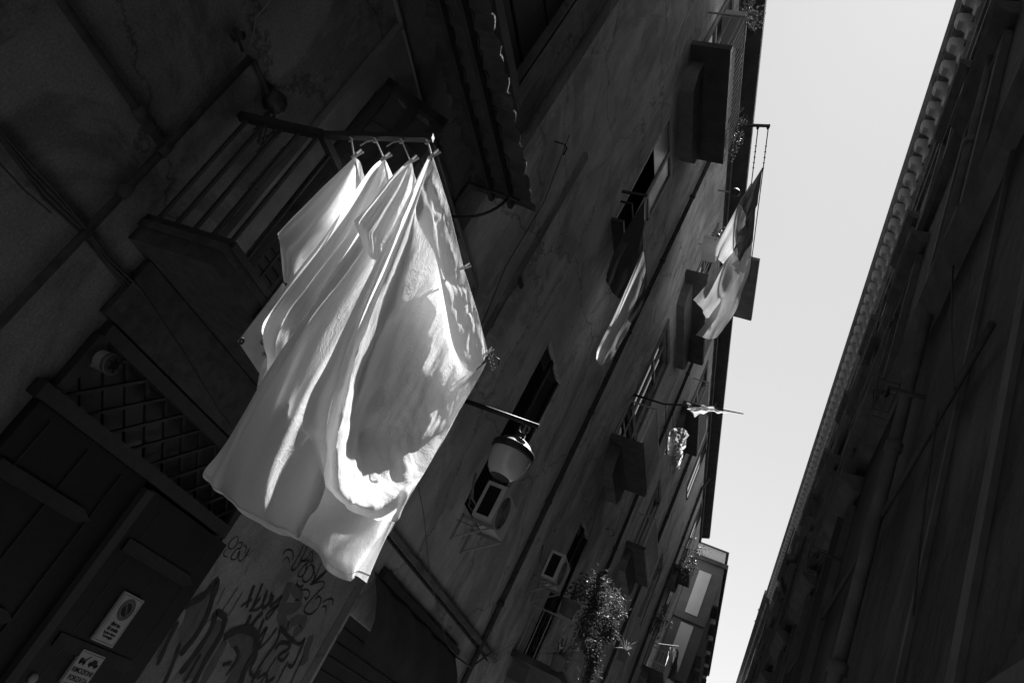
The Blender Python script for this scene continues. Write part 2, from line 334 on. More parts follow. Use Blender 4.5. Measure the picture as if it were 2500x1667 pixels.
# pipes and cables of the near facade
b = MB().tube([(-3.95, -2, 3.7), (-3.95, 2.78, 3.717)], .026, 10).tube([(-3.95, 2.815, 4.6), (-3.95, 2.815, .2)], .026, 10)
for (y, z) in ((2.815, 3.717), (2.815, 3.35), (2.55, 3.717)): b.lathe([(0, -.05), (.034, -.05), (.04, 0), (.034, .05), (0, .05)], (-3.95, y, z), 12, 'z' if y > 2.7 else 'y')
b.tube([(-3.95, 2.815, 4.58), (-3.95, 2.85, 4.62), (-3.95, 3.1, 4.6), PX(668, 236, -3.95)], .018)
tag(obj('water_pipe', b, M['rust'], base=(-3.95, 2.8, .2)), 'black iron pipe branching across the near plaster wall left of the balcony', 'pipe')
jb = PX(672, 250, -3.93)
t_ = thing('junction_box', jb, 'round dark junction box with dangling wires above the balcony rail', 'junction box')
obj('body', MB().lathe([(0, -.05), (.075, -.05), (.085, 0), (.07, .05), (.04, .06), (0, .06)], jb, 8, 'x'), M['iron'], t_)
rr = random.Random(3); b = MB()
for k in range(7):
    q = jb + Vector((.03, rr.uniform(-.06, .1), -.08)); b.tube([q, q + Vector((.04, rr.uniform(-.05, .08), -.1)), q + Vector((.0, rr.uniform(-.05, .12), rr.uniform(-.3, -.16)))], .006)
obj('loose_wire', b, M['darkcable'], t_)
b = MB().tube([PX(*q, -3.985) for q in ((690, -40), (655, 10), (625, 45), (620, 80), (610, 115))], .005)
tag(obj('wire', b, M['cable']), 'thin pale wire running up the near wall to an insulator', 'wire')
tag(obj('insulator', MB().lathe([(0, -.02), (.03, -.02), (.045, 0), (.03, .03), (.03, .06), (0, .06)], PX(575, 85, -3.97), 14, 'x').tube([PX(560, 75, -3.93), PX(580, 92, -3.92), PX(592, 125, -3.97)], .01), M['iron']), 'small dark insulator knob fixed on the near wall above the pipe', 'insulator')
cb = [PX(*q, -3.97) for q in ((-30, 320), (0, 350), (60, 420), (110, 480), (190, 565), (250, 640), (320, 715), (420, 860), (520, 1010), (600, 1120))]
b = MB()
for k in range(4): b.tube([p + Vector((.01 * k, .012 * math.sin(k * 2 + i), .014 * k + .012 * math.sin(i * 1.7 + k))) for i, p in enumerate(cb)], .008, 6)
b.tube([PX(*q, -3.95) for q in ((-20, 375), (0, 400), (60, 465), (125, 520))], .005, 6)
tag(obj('cable_bundle', b, M['darkcable']), 'sagging bundle of dark cables along the wall under the balcony', 'cable')
cd = [PX(*q, -3.97) for q in ((900, -260), (964, 0), (1029, 260), (1100, 490), (1140, 620), (1163, 700))]
e = cd[-1]; cd += [e + Vector((0, .05, -.06)), e + Vector((0, .06, -.2)), e + Vector((0, .02, -.33))]
tag(obj('conduit', MB().tube(cd, .025, 10), M['trim']), 'pale round conduit running along the wall under the tiled canopy', 'conduit')
# graffiti
def gr(pts, w, dark=True, x=L + .0245, seg=6):     # a sprayed stroke: flat ribbon on the dado, in the marks' own proportions
    P = [(450 + q[0] / 3.76, 1250 + q[1] / 3.76) for q in pts]
    C = [Vector(v) for v in catmull([list(PX(p[0], p[1], x)) for p in P], seg)] if len(P) > 2 else [PX(p[0], p[1], x) for p in P]
    return C, w
strokes = [
 ([(480,215),(415,280),(410,325),(440,335),(480,300),(495,240),(480,215)],8),([(500,280),(530,280),(515,330),(480,340),(430,410),(440,435),(480,420),(500,360)],8),
 ([(405,330),(370,360),(365,400),(400,410)],6),([(545,300),(570,330),(550,380)],8),([(510,350),(500,430),(520,450),(560,400),(600,330)],7),([(605,320),(525,500)],7),([(580,500),(560,580)],5),([(640,340),(590,390),(560,400)],5),
 ([(900,390),(940,345),(985,350),(1000,390),(990,440)],13),([(900,460),(935,415),(960,430),(962,470)],11),
 ([(1100,290),(1060,380),(1000,480),(985,520),(1010,530),(1050,480),(1090,400),(1130,310)],13),([(1170,350),(1130,420),(1075,450),(1160,430),(1180,350)],12),([(1060,360),(1070,480)],11),
 ([(1190,440),(1120,470),(1060,540),(1040,580),(1070,590),(1110,550),(1120,470)],12),([(1150,480),(1100,560),(1085,620),(1120,640),(1170,590),(1190,500),(1150,480)],13),([(1185,400),(1170,470),(1195,560),(1190,620)],12),
 ([(1260,460),(1200,600),(1180,640),(1300,540),(1240,610),(1150,665)],13),([(1150,665),(1270,635),(1280,680),(1220,740),(1130,840),(1100,900),(1120,930),(1170,930),(1230,870),(1255,800),(1230,770),(1200,800)],13),
 ([(1045,620),(1030,650),(1050,685),(1090,670),(1070,710),(1130,710),(1150,750),(1120,800),(1100,780)],12),([(1270,830),(1310,800),(1360,800),(1360,850)],13),([(1265,870),(1300,865),(1295,915)],12),
 ([(640,670),(600,780),(570,880)],28),([(515,870),(580,820),(620,800)],18),([(720,650),(670,770),(620,890),(600,900)],26),([(700,780),(650,850),(620,900),(690,880),(740,790),(760,710)],18),([(760,710),(730,800),(720,880),(780,830),(800,740)],18),
 ([(820,760),(790,860),(870,790),(890,770),(850,860),(770,970),(750,960),(790,900),(870,850)],20),
 ([(610,940),(570,1040),(600,1060),(660,980),(720,920)],30),([(730,980),(690,1080),(650,1200),(750,1060),(720,1150),(680,1250),(770,1170),(850,1060)],22),
 ([(880,1050),(850,1180),(700,1400),(600,1600)],20),([(880,1050),(960,1150),(1050,1210),(1100,1170),(1000,1400),(950,1400)],26),([(830,1260),(880,1200),(960,1210),(950,1260),(860,1320),(900,1360),(960,1290)],24),([(840,1330),(680,1600)],20),([(950,1370),(830,1600)],20),([(1090,1320),(960,1600)],20),
 ([(0,870),(60,830),(180,760),(300,620),(260,780),(200,960),(100,1140),(-40,1310)],44),([(380,970),(290,920),(250,1060),(120,1270),(-40,1480)],42),([(380,970),(330,1130),(200,1350),(60,1620)],42),
 ([(360,1150),(460,1090),(560,1070),(640,1110),(660,1180),(640,1300),(560,1440),(500,1620)],46),([(430,1080),(370,1140)],40),([(660,1200),(655,1320),(600,1450),(650,1520)],30),([(430,1380),(350,1400)],26),([(460,1240),(490,1290),(470,1370),(380,1500)],20),
 ([(370,690),(300,850)],12),([(490,690),(340,910)],14),([(530,740),(400,950)],12),([(150,1300),(0,1560)],30),([(-60,1000),(-150,1180),(-250,1400)],30),([(-40,1200),(-120,1420),(-200,1600)],26),([(300,940),(190,1010)],10),([(700,1440),(670,1520),(750,1480),(760,1560),(830,1510)],18),
]
soft = [([(980,640),(930,760),(900,880),(1000,880),(1080,800)],90),([(1000,680),(1060,780),(1010,860)],70),([(870,920),(940,1060),(1000,1000),(1090,990),(1080,1060),(1000,1110)],70),([(1170,1130),(1130,1250),(1090,1400)],80),
        ([(120,820),(60,960),(-30,1120)],90),([(240,760),(150,980),(20,1180)],80),([(300,1020),(200,1240),(60,1460)],90),([(560,1140),(590,1260),(480,1440),(420,1600)],90),([(380,1180),(260,1400),(150,1600)],70),([(-140,1100),(-230,1330)],70)]
def ribbon(b, C, w, x):
    n = len(C); lft = []; rgt = []
    for i, p in enumerate(C):
        dv = C[min(i + 1, n - 1)] - C[max(i - 1, 0)]; dv.x = 0
        if dv.length < 1e-6: dv = Vector((0, 1, 0))
        dv.normalize(); sd = Vector((0, -dv.z, dv.y)); e = w / 3.76 * .0033 * (.95 if w < 16 else 1.15)
        e *= .75 + .35 * noise.noise(p * 9) + (0 if 0 < i < n - 1 else -.25)
        if e < .002: e = .002
        lft.append(Vector((x, p.y + sd.y * e, p.z + sd.z * e))); rgt.append(Vector((x, p.y - sd.y * e, p.z - sd.z * e)))
    b.grid([lft, rgt], False)
b1, b2 = MB(), MB()
for i, pl in enumerate((((20, 880), (170, 780), (275, 680), (235, 850), (160, 1010), (90, 1120), (-20, 1260), (-60, 1180)), ((300, 980), (370, 1000), (320, 1120), (190, 1330), (80, 1520), (-30, 1560), (20, 1430), (150, 1240)), ((400, 1170), (470, 1110), (580, 1090), (640, 1160), (630, 1290), (550, 1420), (500, 1600), (400, 1600), (470, 1420), (480, 1260), (430, 1240)))):
    b2.poly([PX(450 + q[0] / 3.76, 1250 + q[1] / 3.76, L + .0204 + .0001 * i) for q in pl])
for i, (p, w) in enumerate(soft): C, w = gr(p, w); ribbon(b2, C, w, L + .021 + .0002 * i)
for i, (p, w) in enumerate(strokes): C, w = gr(p, w); ribbon(b1, C, w, L + .024 + .0001 * i)
obj('graffiti_haze', b2, M['paint2'], pan); obj('graffiti', b1, M['paint'], pan)

# ------------------------------------------------------------------ signs on the door
def text(body, size, origin, ydir, zdir, mat, parent, bold=0.0, cx=1.0):
    c = bpy.data.curves.new('lettering', 'FONT'); c.body = body; c.size = size; c.align_x = 'CENTER'; c.offset = bold; c.extrude = .0008
    o = bpy.data.objects.new('tmp', c); COL.objects.link(o); bpy.context.view_layer.update()
    me = bpy.data.meshes.new_from_object(o.evaluated_get(bpy.context.evaluated_depsgraph_get())); bpy.data.objects.remove(o)
    off = wpos(parent)
    for v in me.vertices:
        q = Vector(origin) + Vector(ydir) * (v.co.x * cx) + Vector(zdir) * v.co.y + Vector((1, 0, 0)) * v.co.z; v.co = q - off
    me.materials.clear(); me.materials.append(mat); t = bpy.data.objects.new('lettering', me); COL.objects.link(t); t.parent = parent; return t
def ring(cy, cz, r0, r1, x, n=48):
    b = MB(); b.add([(x, cy + rr * math.cos(2 * math.pi * k / n), cz + rr * math.sin(2 * math.pi * k / n)) for k in range(n) for rr in (r0, r1)], [(2 * k, 2 * k + 1, (2 * k + 3) % (2 * n), (2 * k + 2) % (2 * n)) for k in range(n)]); return b
xs = -3.903; Yv, Zv = (0, 1, 0), (0, 0, 1)
c0 = PX(290, 1512, xs); cy, cz = c0.y, c0.z; w, h = .115, .175
sg = thing('no_parking_sign', (xs, cy, cz - h), 'tall white no parking sign with a crossed circle on the dark door', 'sign')
obj('plate', MB().box(-3.922, xs + .004, cy - w, cy + w, cz - h, cz + h), M['sign'], sg)
b = MB(); x = xs + .0055
for (q0, q1, s0, s1) in ((-w + .012, w - .012, h - .015, h - .012), (-w + .012, w - .012, -h + .012, -h + .015), (-w + .012, -w + .015, -h + .012, h - .012), (w - .015, w - .012, -h + .012, h - .012)): b.box(x - .0008, x, cy + q0, cy + q1, cz + s0, cz + s1)
obj('border', b, M['ink'], sg)
rc = cz + .075
b = ring(cy, rc, .052, .078, x); b2 = ring(cy, rc, 0, .049, x)
obj('red_ring', b, M['paint2'], sg); obj('blue_disc', b2, M['ink'], sg)
obj('slash', MB().bar((x + .001, cy - .035, rc + .037), (x + .001, cy + .035, rc - .037), .0012, .014, (0, .7, .7)), M['paint2'], sg)
for txt, sz, dz, bo in (('divieto', .038, -.047, .0012), ('di sosta', .038, -.08, .0012), ('lasciare libero', .024, -.107, .0006), ('il passaggio', .024, -.13, .0006)):
    text(txt, sz, (x, cy, cz + dz), Yv, Zv, M['ink'], sg, bo)
c0 = PX(199, 1632, xs); cy, cz = c0.y + .02, c0.z; w, h = .12, .115
sg2 = thing('tow_away_sign', (xs, cy, cz - h), 'small white tow-away notice with a truck pictogram low on the dark door', 'sign')
obj('plate', MB().box(-3.922, xs + .004, cy - w, cy + w, cz - h, cz + h), M['sign'], sg2)
b = MB()
for (q0, q1, s0, s1) in ((-w + .01, w - .01, h - .013, h - .01), (-w + .01, w - .01, -h + .01, -h + .013)): b.box(x - .0008, x, cy + q0, cy + q1, cz + s0, cz + s1)
obj('border', b, M['ink'], sg2)
b = MB(); zt = cz + .035
b.prism([(x, cy + q, zt + s) for q, s in ((-.095, .03), (-.06, .03), (-.055, .015), (-.03, .015), (-.03, 0), (-.095, 0))], (.001, 0, 0)).bar((x, cy - .05, zt + .012), (x, cy - .012, zt + .052), .002, .008, (0, 1, 0))
b.prism([(x, cy + q, zt + s) for q, s in ((0, .02), (.02, .022), (.033, .042), (.07, .042), (.083, .022), (.1, .02), (.1, 0), (0, 0))], (.001, 0, 0))
for q in (-.08, -.045, .022, .078): b.lathe([(0, 0), (.011, 0), (.011, .001), (0, .001)], (x, cy + q, zt), 14, 'x')
obj('pictogram', b, M['ink'], sg2)
text('RIMOZIONE', .046, (x, cy, cz - .028), Yv, Zv, M['ink'], sg2, .0006, .88); text('FORZATA', .046, (x, cy, cz - .08), Yv, Zv, M['ink'], sg2, .0006, .95)

# ------------------------------------------------------------------ left, long building with streaked plaster
bB = thing('apartment_building', (-4.5, 25, 0), 'long streaked plaster building down the left side with balconies and shutters', 'building')
wins = dict(w1=(9.9, 11.5, 9.95, 12.75), l1=(9.88, 11.22, 4.4, 7.3), w2=(16.3, 18.0, 9.9, 12.35), l2=(16.5, 17.95, 3.75, 7.0), d1=(9.8, 11.4, 14.0, 16.4), d3=(16.1, 18.1, 8.85, 9.88), d2=(17.0, 18.8, 13.85, 16.4),
            f1=(30.6, 31.9, 14.6, 17.0), f2=(37.8, 38.9, 13.6, 17.0), g1=(24, 25.4, 9, 11.4), g2=(24, 25.4, 13.9, 16.3), g3=(31, 32.4, 9, 11.4), g4=(38, 39.4, 8.5, 11), g5=(24, 25.4, 4.2, 6.8), shop=(8.42, 13.9, 0, 2.35))
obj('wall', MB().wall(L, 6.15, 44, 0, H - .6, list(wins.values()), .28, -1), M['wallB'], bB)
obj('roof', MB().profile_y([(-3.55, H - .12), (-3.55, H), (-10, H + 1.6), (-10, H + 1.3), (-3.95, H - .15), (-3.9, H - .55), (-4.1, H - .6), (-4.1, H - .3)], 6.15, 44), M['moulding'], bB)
obj('end_wall', MB().box(-10, -4.0, 43.7, 44, 0, H), M['wallB'], bB)
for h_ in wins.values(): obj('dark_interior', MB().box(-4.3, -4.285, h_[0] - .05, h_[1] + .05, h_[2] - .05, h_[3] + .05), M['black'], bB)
obj('string_course', MB().box(L, -3.92, 7.7, 14.6, 3.25, 3.32), M['wallA'], bB)
obj('wall_joint', MB().box(L - .01, L + .03, 7.72, 7.84, 2.96, 9.2).box(L - .01, L + .05, 6.08, 6.22, 7.0, 16.9), M['wallA'], bB)
def casement(k, frame='palewood', open_near=False):
    ya, yb, za, zb = wins[k]; c = MB(); x0, x1 = -4.12, -4.05
    for q in (ya, (ya + yb) / 2 - .03, yb - .06): c.box(x0, x1, q, q + .06, za, zb)
    for q in (za, za + (zb - za) * .68, zb - .06): c.box(x0 + .003, x1 - .003, ya, yb, q, q + .06)
    wn = obj('window', c, M[frame], bB)
    obj('pane', MB().box(-4.1, -4.09, ya, yb, za, zb), M['glass'], wn)
    obj('surround', MB().box(L - .01, L + .035, ya - .14, ya, za - .1, zb + .16).box(L - .01, L + .035, yb, yb + .14, za - .1, zb + .16).box(L - .01, L + .035, ya, yb, zb, zb + .16), M['trim'], wn)
    return wn
for k in ('w2', 'd1', 'd2', 'd3', 'f1', 'f2', 'g1', 'g2', 'g3', 'g4', 'g5'): casement(k)
ya, yb, za, zb = wins['w1']; ym_ = (ya + yb) / 2 + .1
wn = obj('window', MB().box(-4.05, -3.985, ya, ya + .05, za, zb).box(-4.05, -3.985, yb - .05, yb, za, zb).box(-4.05, -3.985, ya + .05, yb - .05, zb - .05, zb).box(-4.045, -3.99, ym_, ym_ + .06, za, zb - .05).box(-4.045, -3.99, ym_ + .06, yb - .05, za + 1.5, za + 1.56), M['palewood'], bB)
obj('pane', MB().box(-4.03, -4.02, ym_ + .06, yb - .05, za, zb - .05), M['pane'], wn)
obj('pane', MB().box(-4.03, -4.02, ya + .05, ym_, za + 1.95, zb - .05), M['pane'], wn)
def louvre(k):
    ya, yb, za, zb = wins[k]; c = MB().box(-4.1, -4.04, ya, ya + .06, za, zb).box(-4.1, -4.04, yb - .06, yb, za, zb).box(-4.1, -4.04, (ya + yb) / 2 - .05, (ya + yb) / 2 + .05, za, zb)
    sh = obj('shutter', c, M['wood'], bB); s_ = MB(); z = za
    while z < zb - .05:
        s_.add([(-4.04, ya + .05, z), (-4.04, yb - .05, z), (-4.09, yb - .05, z + .055), (-4.09, ya + .05, z + .055)], [(0, 1, 2, 3)]).add([(-4.04, ya + .05, z - .008), (-4.04, yb - .05, z - .008), (-4.04, yb - .05, z), (-4.04, ya + .05, z)], [(0, 1, 2, 3)]); z += .07
    obj('louvre_slats', s_, M['rust'], sh)
louvre('l1'); louvre('l2')
# glazed casements standing open and mirroring the sky
for (ya, za, zb) in ((30.6, 14.5, 17.0), (38.0, 13.8, 17.0), (38.3, 11.5, 13.2)):
    wn = obj('window', MB().box(-3.985, -3.95, ya, ya + .05, za, zb).box(-3.985, -3.95, ya + .68, ya + .74, za, zb).box(-3.985, -3.95, ya + 1.35, ya + 1.4, za, zb), M['iron'], bB)
    obj('pane', MB().box(-3.98, -3.965, ya, ya + 1.4, za, zb), M['glass'], wn)
def balcony(y0, y1, z, xo, bars=True, par=None, pitch=.13, rail=1.05, corb=True):
    par = par or bB
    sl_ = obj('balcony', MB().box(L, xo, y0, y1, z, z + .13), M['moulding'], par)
    if corb:
        c = MB()
        c.prism([(L, y0 + .35, z), (L, y0 + .35, z - .35), (L, y0 + .55, z - .62), (L, y1 - .5, z - .62), (L, y1 - .25, z - .4), (L, y1 - .25, z)], ((xo - L) * .36, 0, 0))
        obj('corbel', c, M['trim'], sl_)
    c = MB().bar((L, y0 + .03, z + rail), (xo - .03, y0 + .03, z + rail), .03, .03).bar((xo - .03, y0 + .03, z + rail), (xo - .03, y1 - .03, z + rail), .03, .03).bar((L, y1 - .03, z + rail), (xo - .03, y1 - .03, z + rail), .03, .03).bar((xo - .03, y0 + .03, z + .2), (xo - .03, y1 - .03, z + .2), .025, .025)
    n = int((y1 - y0) / pitch)
    for k in range(n + 1): yy = y0 + .03 + k * (y1 - y0 - .06) / n; c.bar((xo - .03, yy, z + .13), (xo - .03, yy, z + rail), .018, .018)
    n = max(2, int((xo - L) / .16))
    for k in range(n): xx = L + .08 + k * (xo - L) / n; c.bar((xx, y0 + .03, z + .13), (xx, y0 + .03, z + rail), .018, .018).bar((xx, y1 - .03, z + .13), (xx, y1 - .03, z + rail), .018, .018)
    obj('railing', c, M['cable' if rail < 1 else 'palewood'], sl_); return sl_
balcony(9.2, 12.0, 13.85, -3.25); balcony(15.8, 19.9, 13.75, -3.42); balcony(15.7, 18.4, 8.7, -3.25); balcony(15.6, 19.6, 3.62, -2.95, pitch=.2)
balcony(36.2, 38.6, 12.9, -3.25); balcony(38.4, 41.5, 8.6, -3.0)
balcony(22.5, 26.0, 8.7, -3.4); balcony(22.5, 26, 13.75, -3.45)
pp = [PX(*q, -3.2) for q in ((1855, 634), (1830, 793))]
obj('roof_terrace_slab', MB().box(L, -3.2, pp[0].y, pp[1].y, pp[0].z - .05, pp[0].z + .05), M['moulding'], bB)
# guard in front of the first window
gd = PX(1490, 500, -3.9)
obj('window_guard', MB().box(L, -3.78, 9.75, 11.6, 9.8, 9.86).bar((-3.8, 9.75, 10.25), (-3.8, 11.6, 10.25), .03, .03).bar((L, 9.76, 10.25), (-3.8, 9.76, 10.25), .03, .03), M['iron'], bB)
# shop front
obj('shop_shutter', MB().box(-4.12, -4.1, 8.42, 13.9, 0, 2.35), M['wood'], bB)
b = MB()
for k in range(14): b.box(-4.1, -4.085, 8.42, 13.9, .1 + k * .16, .12 + k * .16)
obj('shutter_rib', b, M['iron'], bB)
b = MB(); g = []
for (x, z) in ((-3.97, 2.86), (-3.88, 2.74), (-3.78, 2.6), (-3.68, 2.4), (-3.66, 2.25), (-3.66, 2.1)):
    g.append([(x + .015 * math.sin(i), 8.36 + i * .16, z - (.03 if z < 2.1 else .05 * math.sin(i * .4) ** 2 * (2.9 - z)) - (.05 * abs(math.sin(i * 1.05)) if z < 2.1 else 0)) for i in range(26)])
b.grid(g); b.bar((-3.97, 8.55, 2.9), (-3.97, 12.4, 2.9), .09, .09)
tag(obj('shop_awning', b, M['canvas']), 'dark folded canvas awning above the shop shutter', 'awning')
# vertical drain pipes of this building
for (y, x_, r_) in ((13.3, -3.93, .05), (21.0, -3.93, .05), (28.0, -3.93, .06), (35.2, -3.92, .06)):
    c = MB().tube([(x_, y, .3), (x_, y, 16.6), (-3.75, y, 17.2)], r_, 10)
    for z in range(2, 17, 2): c.lathe([(r_, -.03), (r_ + .015, -.03), (r_ + .015, .03), (r_, .03)], (x_, y, z), 12)
    tag(obj('drain_pipe', c, M['rust']), {13.3: 'rusty drain pipe beside the two air conditioners on the left wall', 21.0: 'rusty drain pipe just past the plant balcony on the left wall', 28.0: 'rusty drain pipe before the mirror-bright windows on the left wall', 35.2: 'farthest rusty drain pipe on the left wall'}[y], 'pipe', 'drain pipes on the left wall')

# ------------------------------------------------------------------ far building with white panels
yc = 46.0
bC = thing('modern_building', (-5, 47, 0), 'far flat-roofed modern block with large white panels at the alley end', 'building')
xr = -2.35
obj('wall', MB().box(-12, xr, yc, 75, 0, 16.9).box(-12, xr - .02, yc - .12, yc, 13.3, 13.62).box(-12, xr - .02, yc - .12, yc, 10.1, 10.4).box(-12, xr - .02, yc - .12, yc, 6.9, 7.2), M['wallC'], bC)
for (za, zb) in ((13.72, 16.3), (10.5, 13.13), (7.3, 10.0)): obj('white_panel', MB().box(-3.64, -2.92, yc - .05, yc + .02, za, zb), M['white'], bC)
obj('roof_slab', MB().box(-12, -2.2, yc - .15, 75, 16.9, 17.15), M['moulding'], bC)
obj('penthouse', MB().box(-12, -2.6, yc + 1, 70, 17.15, 18.2), M['white'], bC)
obj('penthouse_roof', MB().box(-12, -2.45, yc + .9, 70, 18.2, 18.27), M['moulding'], bC)
b = MB()
for k in range(6):
    for z in (15, 12): sb = obj('side_balcony', MB().box(xr, xr + .3, 47 + k * 4, 49.5 + k * 4, z - .1, z), M['moulding'], bC); obj('handrail', MB().bar((xr + .29, 47 + k * 4, z + 1), (xr + .29, 49.5 + k * 4, z + 1), .04, .04), M['iron'], sb)

# ------------------------------------------------------------------ right building
bR = thing('palazzo', (1.5, 12, 0), 'very dark old palazzo down the right side with a bracketed cornice', 'building')
hr = []
def rwin(y, za, zb, w): hr.append((y, y + w, za, zb)); return hr[-1]
rows_ = [(12.4, 14.9), (8.0, 10.6), (3.0, 6.2)]
for i in range(12):
    for (za, zb) in rows_:
        if not (za < 5 and i < 2) and not (za < 9 and i < 1): rwin(2.4 + i * 3.9, za, zb, 1.2)
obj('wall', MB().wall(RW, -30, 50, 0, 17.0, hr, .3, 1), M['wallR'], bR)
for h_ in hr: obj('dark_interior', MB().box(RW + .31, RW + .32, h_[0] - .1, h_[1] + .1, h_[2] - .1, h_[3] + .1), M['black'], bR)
for k, h_ in enumerate(hr):
    ya, yb, za, zb = h_; row = 0 if za > 12 else 1 if za > 7 else 2
    c = MB().box(RW - .09, RW + .01, ya - .18, ya, za - .1, zb + .15).box(RW - .09, RW + .01, yb, yb + .18, za - .1, zb + .15).box(RW - .09, RW + .01, ya, yb, zb, zb + .15)
    c.profile_y([(RW, zb + .3), (RW - .1, zb + .3), (RW - .24, zb + .42), (RW - .27, zb + .5), (RW, zb + .52)], ya - .3, yb + .3)
    c.box(RW - .12, RW + .01, ya - .22, yb + .22, za - .2, za - .1)
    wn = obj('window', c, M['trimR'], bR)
    obj('pane', MB().box(RW + .2, RW + .21, ya, yb, za, zb), M['pane'], wn)
    if k % 4 == 1: obj('open_shutter', MB().box(RW - .17, RW - .09, ya - .04, ya - .005, za, zb), M['wood'], wn)
obj('string_course', MB().profile_y([(RW, 11.6), (RW - .08, 11.6), (RW - .16, 11.75), (RW - .16, 11.82), (RW, 11.84)], -30, 50).profile_y([(RW, 6.9), (RW - .1, 6.9), (RW - .18, 7.05), (RW, 7.1)], -30, 50).profile_y([(RW, 4.95 - 2.6), (RW - .06, 4.95 - 2.6), (RW - .06, 2.5), (RW, 2.5)], -30, 50), M['trimR'], bR)
obj('pilaster', MB().box(RW - .03, RW + .01, 3.34, 3.48, 0, 6.9).box(RW - .03, RW + .01, 4.5, 4.56, 0, 6.9).box(RW - .03, RW + .01, 2.2, 2.55, 0, 6.9), M['trimR'], bR)
obj('architrave', MB().profile_y([(RW, 15.95), (RW - .08, 15.95), (RW - .08, 16.2), (RW - .14, 16.22), (RW - .14, 16.42), (RW - .2, 16.48), (RW - .2, 16.56), (RW, 16.58)], -30, 50), M['corn'], bR)
obj('cornice', MB().profile_y([(RW + .2, 16.9), (.52, 16.9), (.52, 17.15), (.26, 17.2), (.26, 17.42), (.2, 17.46), (.2, 17.56), (.14, 17.62), (.14, 17.74), (2.5, 18.4), (2.5, 18.2), (RW + .2, 17.6)], -30, 50), M['corn'], bR)
md = bpy.data.meshes.new('modillion')
mm = MB(); prof = [(.58, 16.86), (.58, 16.62), (.52, 16.6), (.47, 16.68), (.48, 16.8), (.4, 16.88), (.3, 16.9), (.25, 16.98), (.24, 17.08), (.28, 17.15), (.55, 17.18)]
mm.prism([(x + .0, 0, z) for x, z in prof], (0, .2, 0)); mm.box(.55, RW, 0, .2, 16.62, 16.9)
md.from_pydata([p for p in mm.v], [], mm.f); md.materials.append(M['modillion'])
off = wpos(bR)
for k in range(84):
    o = bpy.data.objects.new('modillion', md); COL.objects.link(o); o.parent = bR; o.location = Vector((0, 4.4 + k * .524 + .012 * math.sin(k * 5), 0)) - off
b = MB()
for (y0, y1, z, xo) in ((13.7, 16.4, 11.9, .5), (9.2, 11.4, 7.8, .48), (21.5, 24, 11.9, .4), (27, 29.5, 11.9, .3)):
    s_ = obj('balcony', MB().box(xo, RW, y0, y1, z - .16, z), M['trimR'], bR)
    for yy in (y0 + .2, y1 - .5): obj('corbel', MB().prism([(RW, yy, z - .8), (RW - .1, yy, z - .75), (xo + .12, yy, z - .25), (xo + .1, yy, z - .16), (RW, yy, z - .16)], (0, .3, 0)), M['trimR'], s_)
    c = MB().bar((xo + .04, y0, z + .95), (xo + .04, y1, z + .95), .04, .04)
    for q in range(int((y1 - y0) / .15)): c.bar((xo + .04, y0 + .05 + q * .15, z), (xo + .04, y0 + .05 + q * .15, z + .95), .018, .018)
    obj('railing', c, M['iron'], s_)
pp = [PX(*q, .66) for q in ((2470, -60), (2350, 398), (2197, 1067), (2071, 1667))]
ym = sum(p.y for p in pp[1:3]) / 2
c = MB().tube([(.66, ym, .3), (.66, ym, 16.4)], .055, 14)
for z in range(1, 17, 2): c.lathe([(.055, -.04), (.075, -.04), (.075, .04), (.055, .04)], (.66, ym, z + .4), 14)
tag(obj('drain_pipe', c, M['trimR']), 'thick upright drain pipe on the right-hand palazzo wall', 'pipe')
b = MB()
for k, (p0_, p1_) in enumerate((((2422, 790), (1905, 1667)), ((2330, 600), (2330, 950)), ((2290, 1000), (2230, 1500)))):
    P0, P1 = PX(*p0_, .7 - .01 * k), PX(*p1_, .7 - .01 * k)
    b.tube([P0 + (P1 - P0) * (i / 16) + Vector((0, 0, -.12 * math.sin(math.pi * i / 16))) for i in range(17)], .022 if k == 0 else .007, 8)
tag(obj('wall_cable', b, M['darkcable']), 'black cables strung along the dark right-hand palazzo wall', 'cable')
def lantern(px, py, y, lab):
    p = PX(px, py, .45); q = Vector((RW, p.y, p.z))
    t = thing('wall_lantern', q, lab, 'lantern', 'iron lantern frames on the palazzo')
    obj('arm', MB().bar(q, p, .03, .03), M['iron'], t)
    c = MB()
    for (i, j) in ((-.09, -.09), (-.09, .09), (.09, .09), (.09, -.09)): c.bar(p + Vector((i, j, .02)), p + Vector((i * .6, j * .6, -.28)), .012, .012)
    for s_, z in ((.09, 0), (.055, -.28)): c.bar(p + Vector((-s_, -s_, z)), p + Vector((s_, -s_, z)), .012, .012).bar(p + Vector((-s_, s_, z)), p + Vector((s_, s_, z)), .012, .012).bar(p + Vector((-s_, -s_, z)), p + Vector((-s_, s_, z)), .012, .012).bar(p + Vector((s_, -s_, z)), p + Vector((s_, s_, z)), .012, .012)
    obj('frame', c, M['iron'], t)
    obj('lamp_holder', MB().lathe([(0, 0), (.03, -.02), (.035, -.07), (.02, -.1), (0, -.11)], p, 16), M['iron'], t)
lantern(2165, 945, 0, 'iron lantern frame high on the palazzo wall, the nearer of two'); lantern(1995, 1345, 0, 'iron lantern frame lower and farther along the palazzo wall')

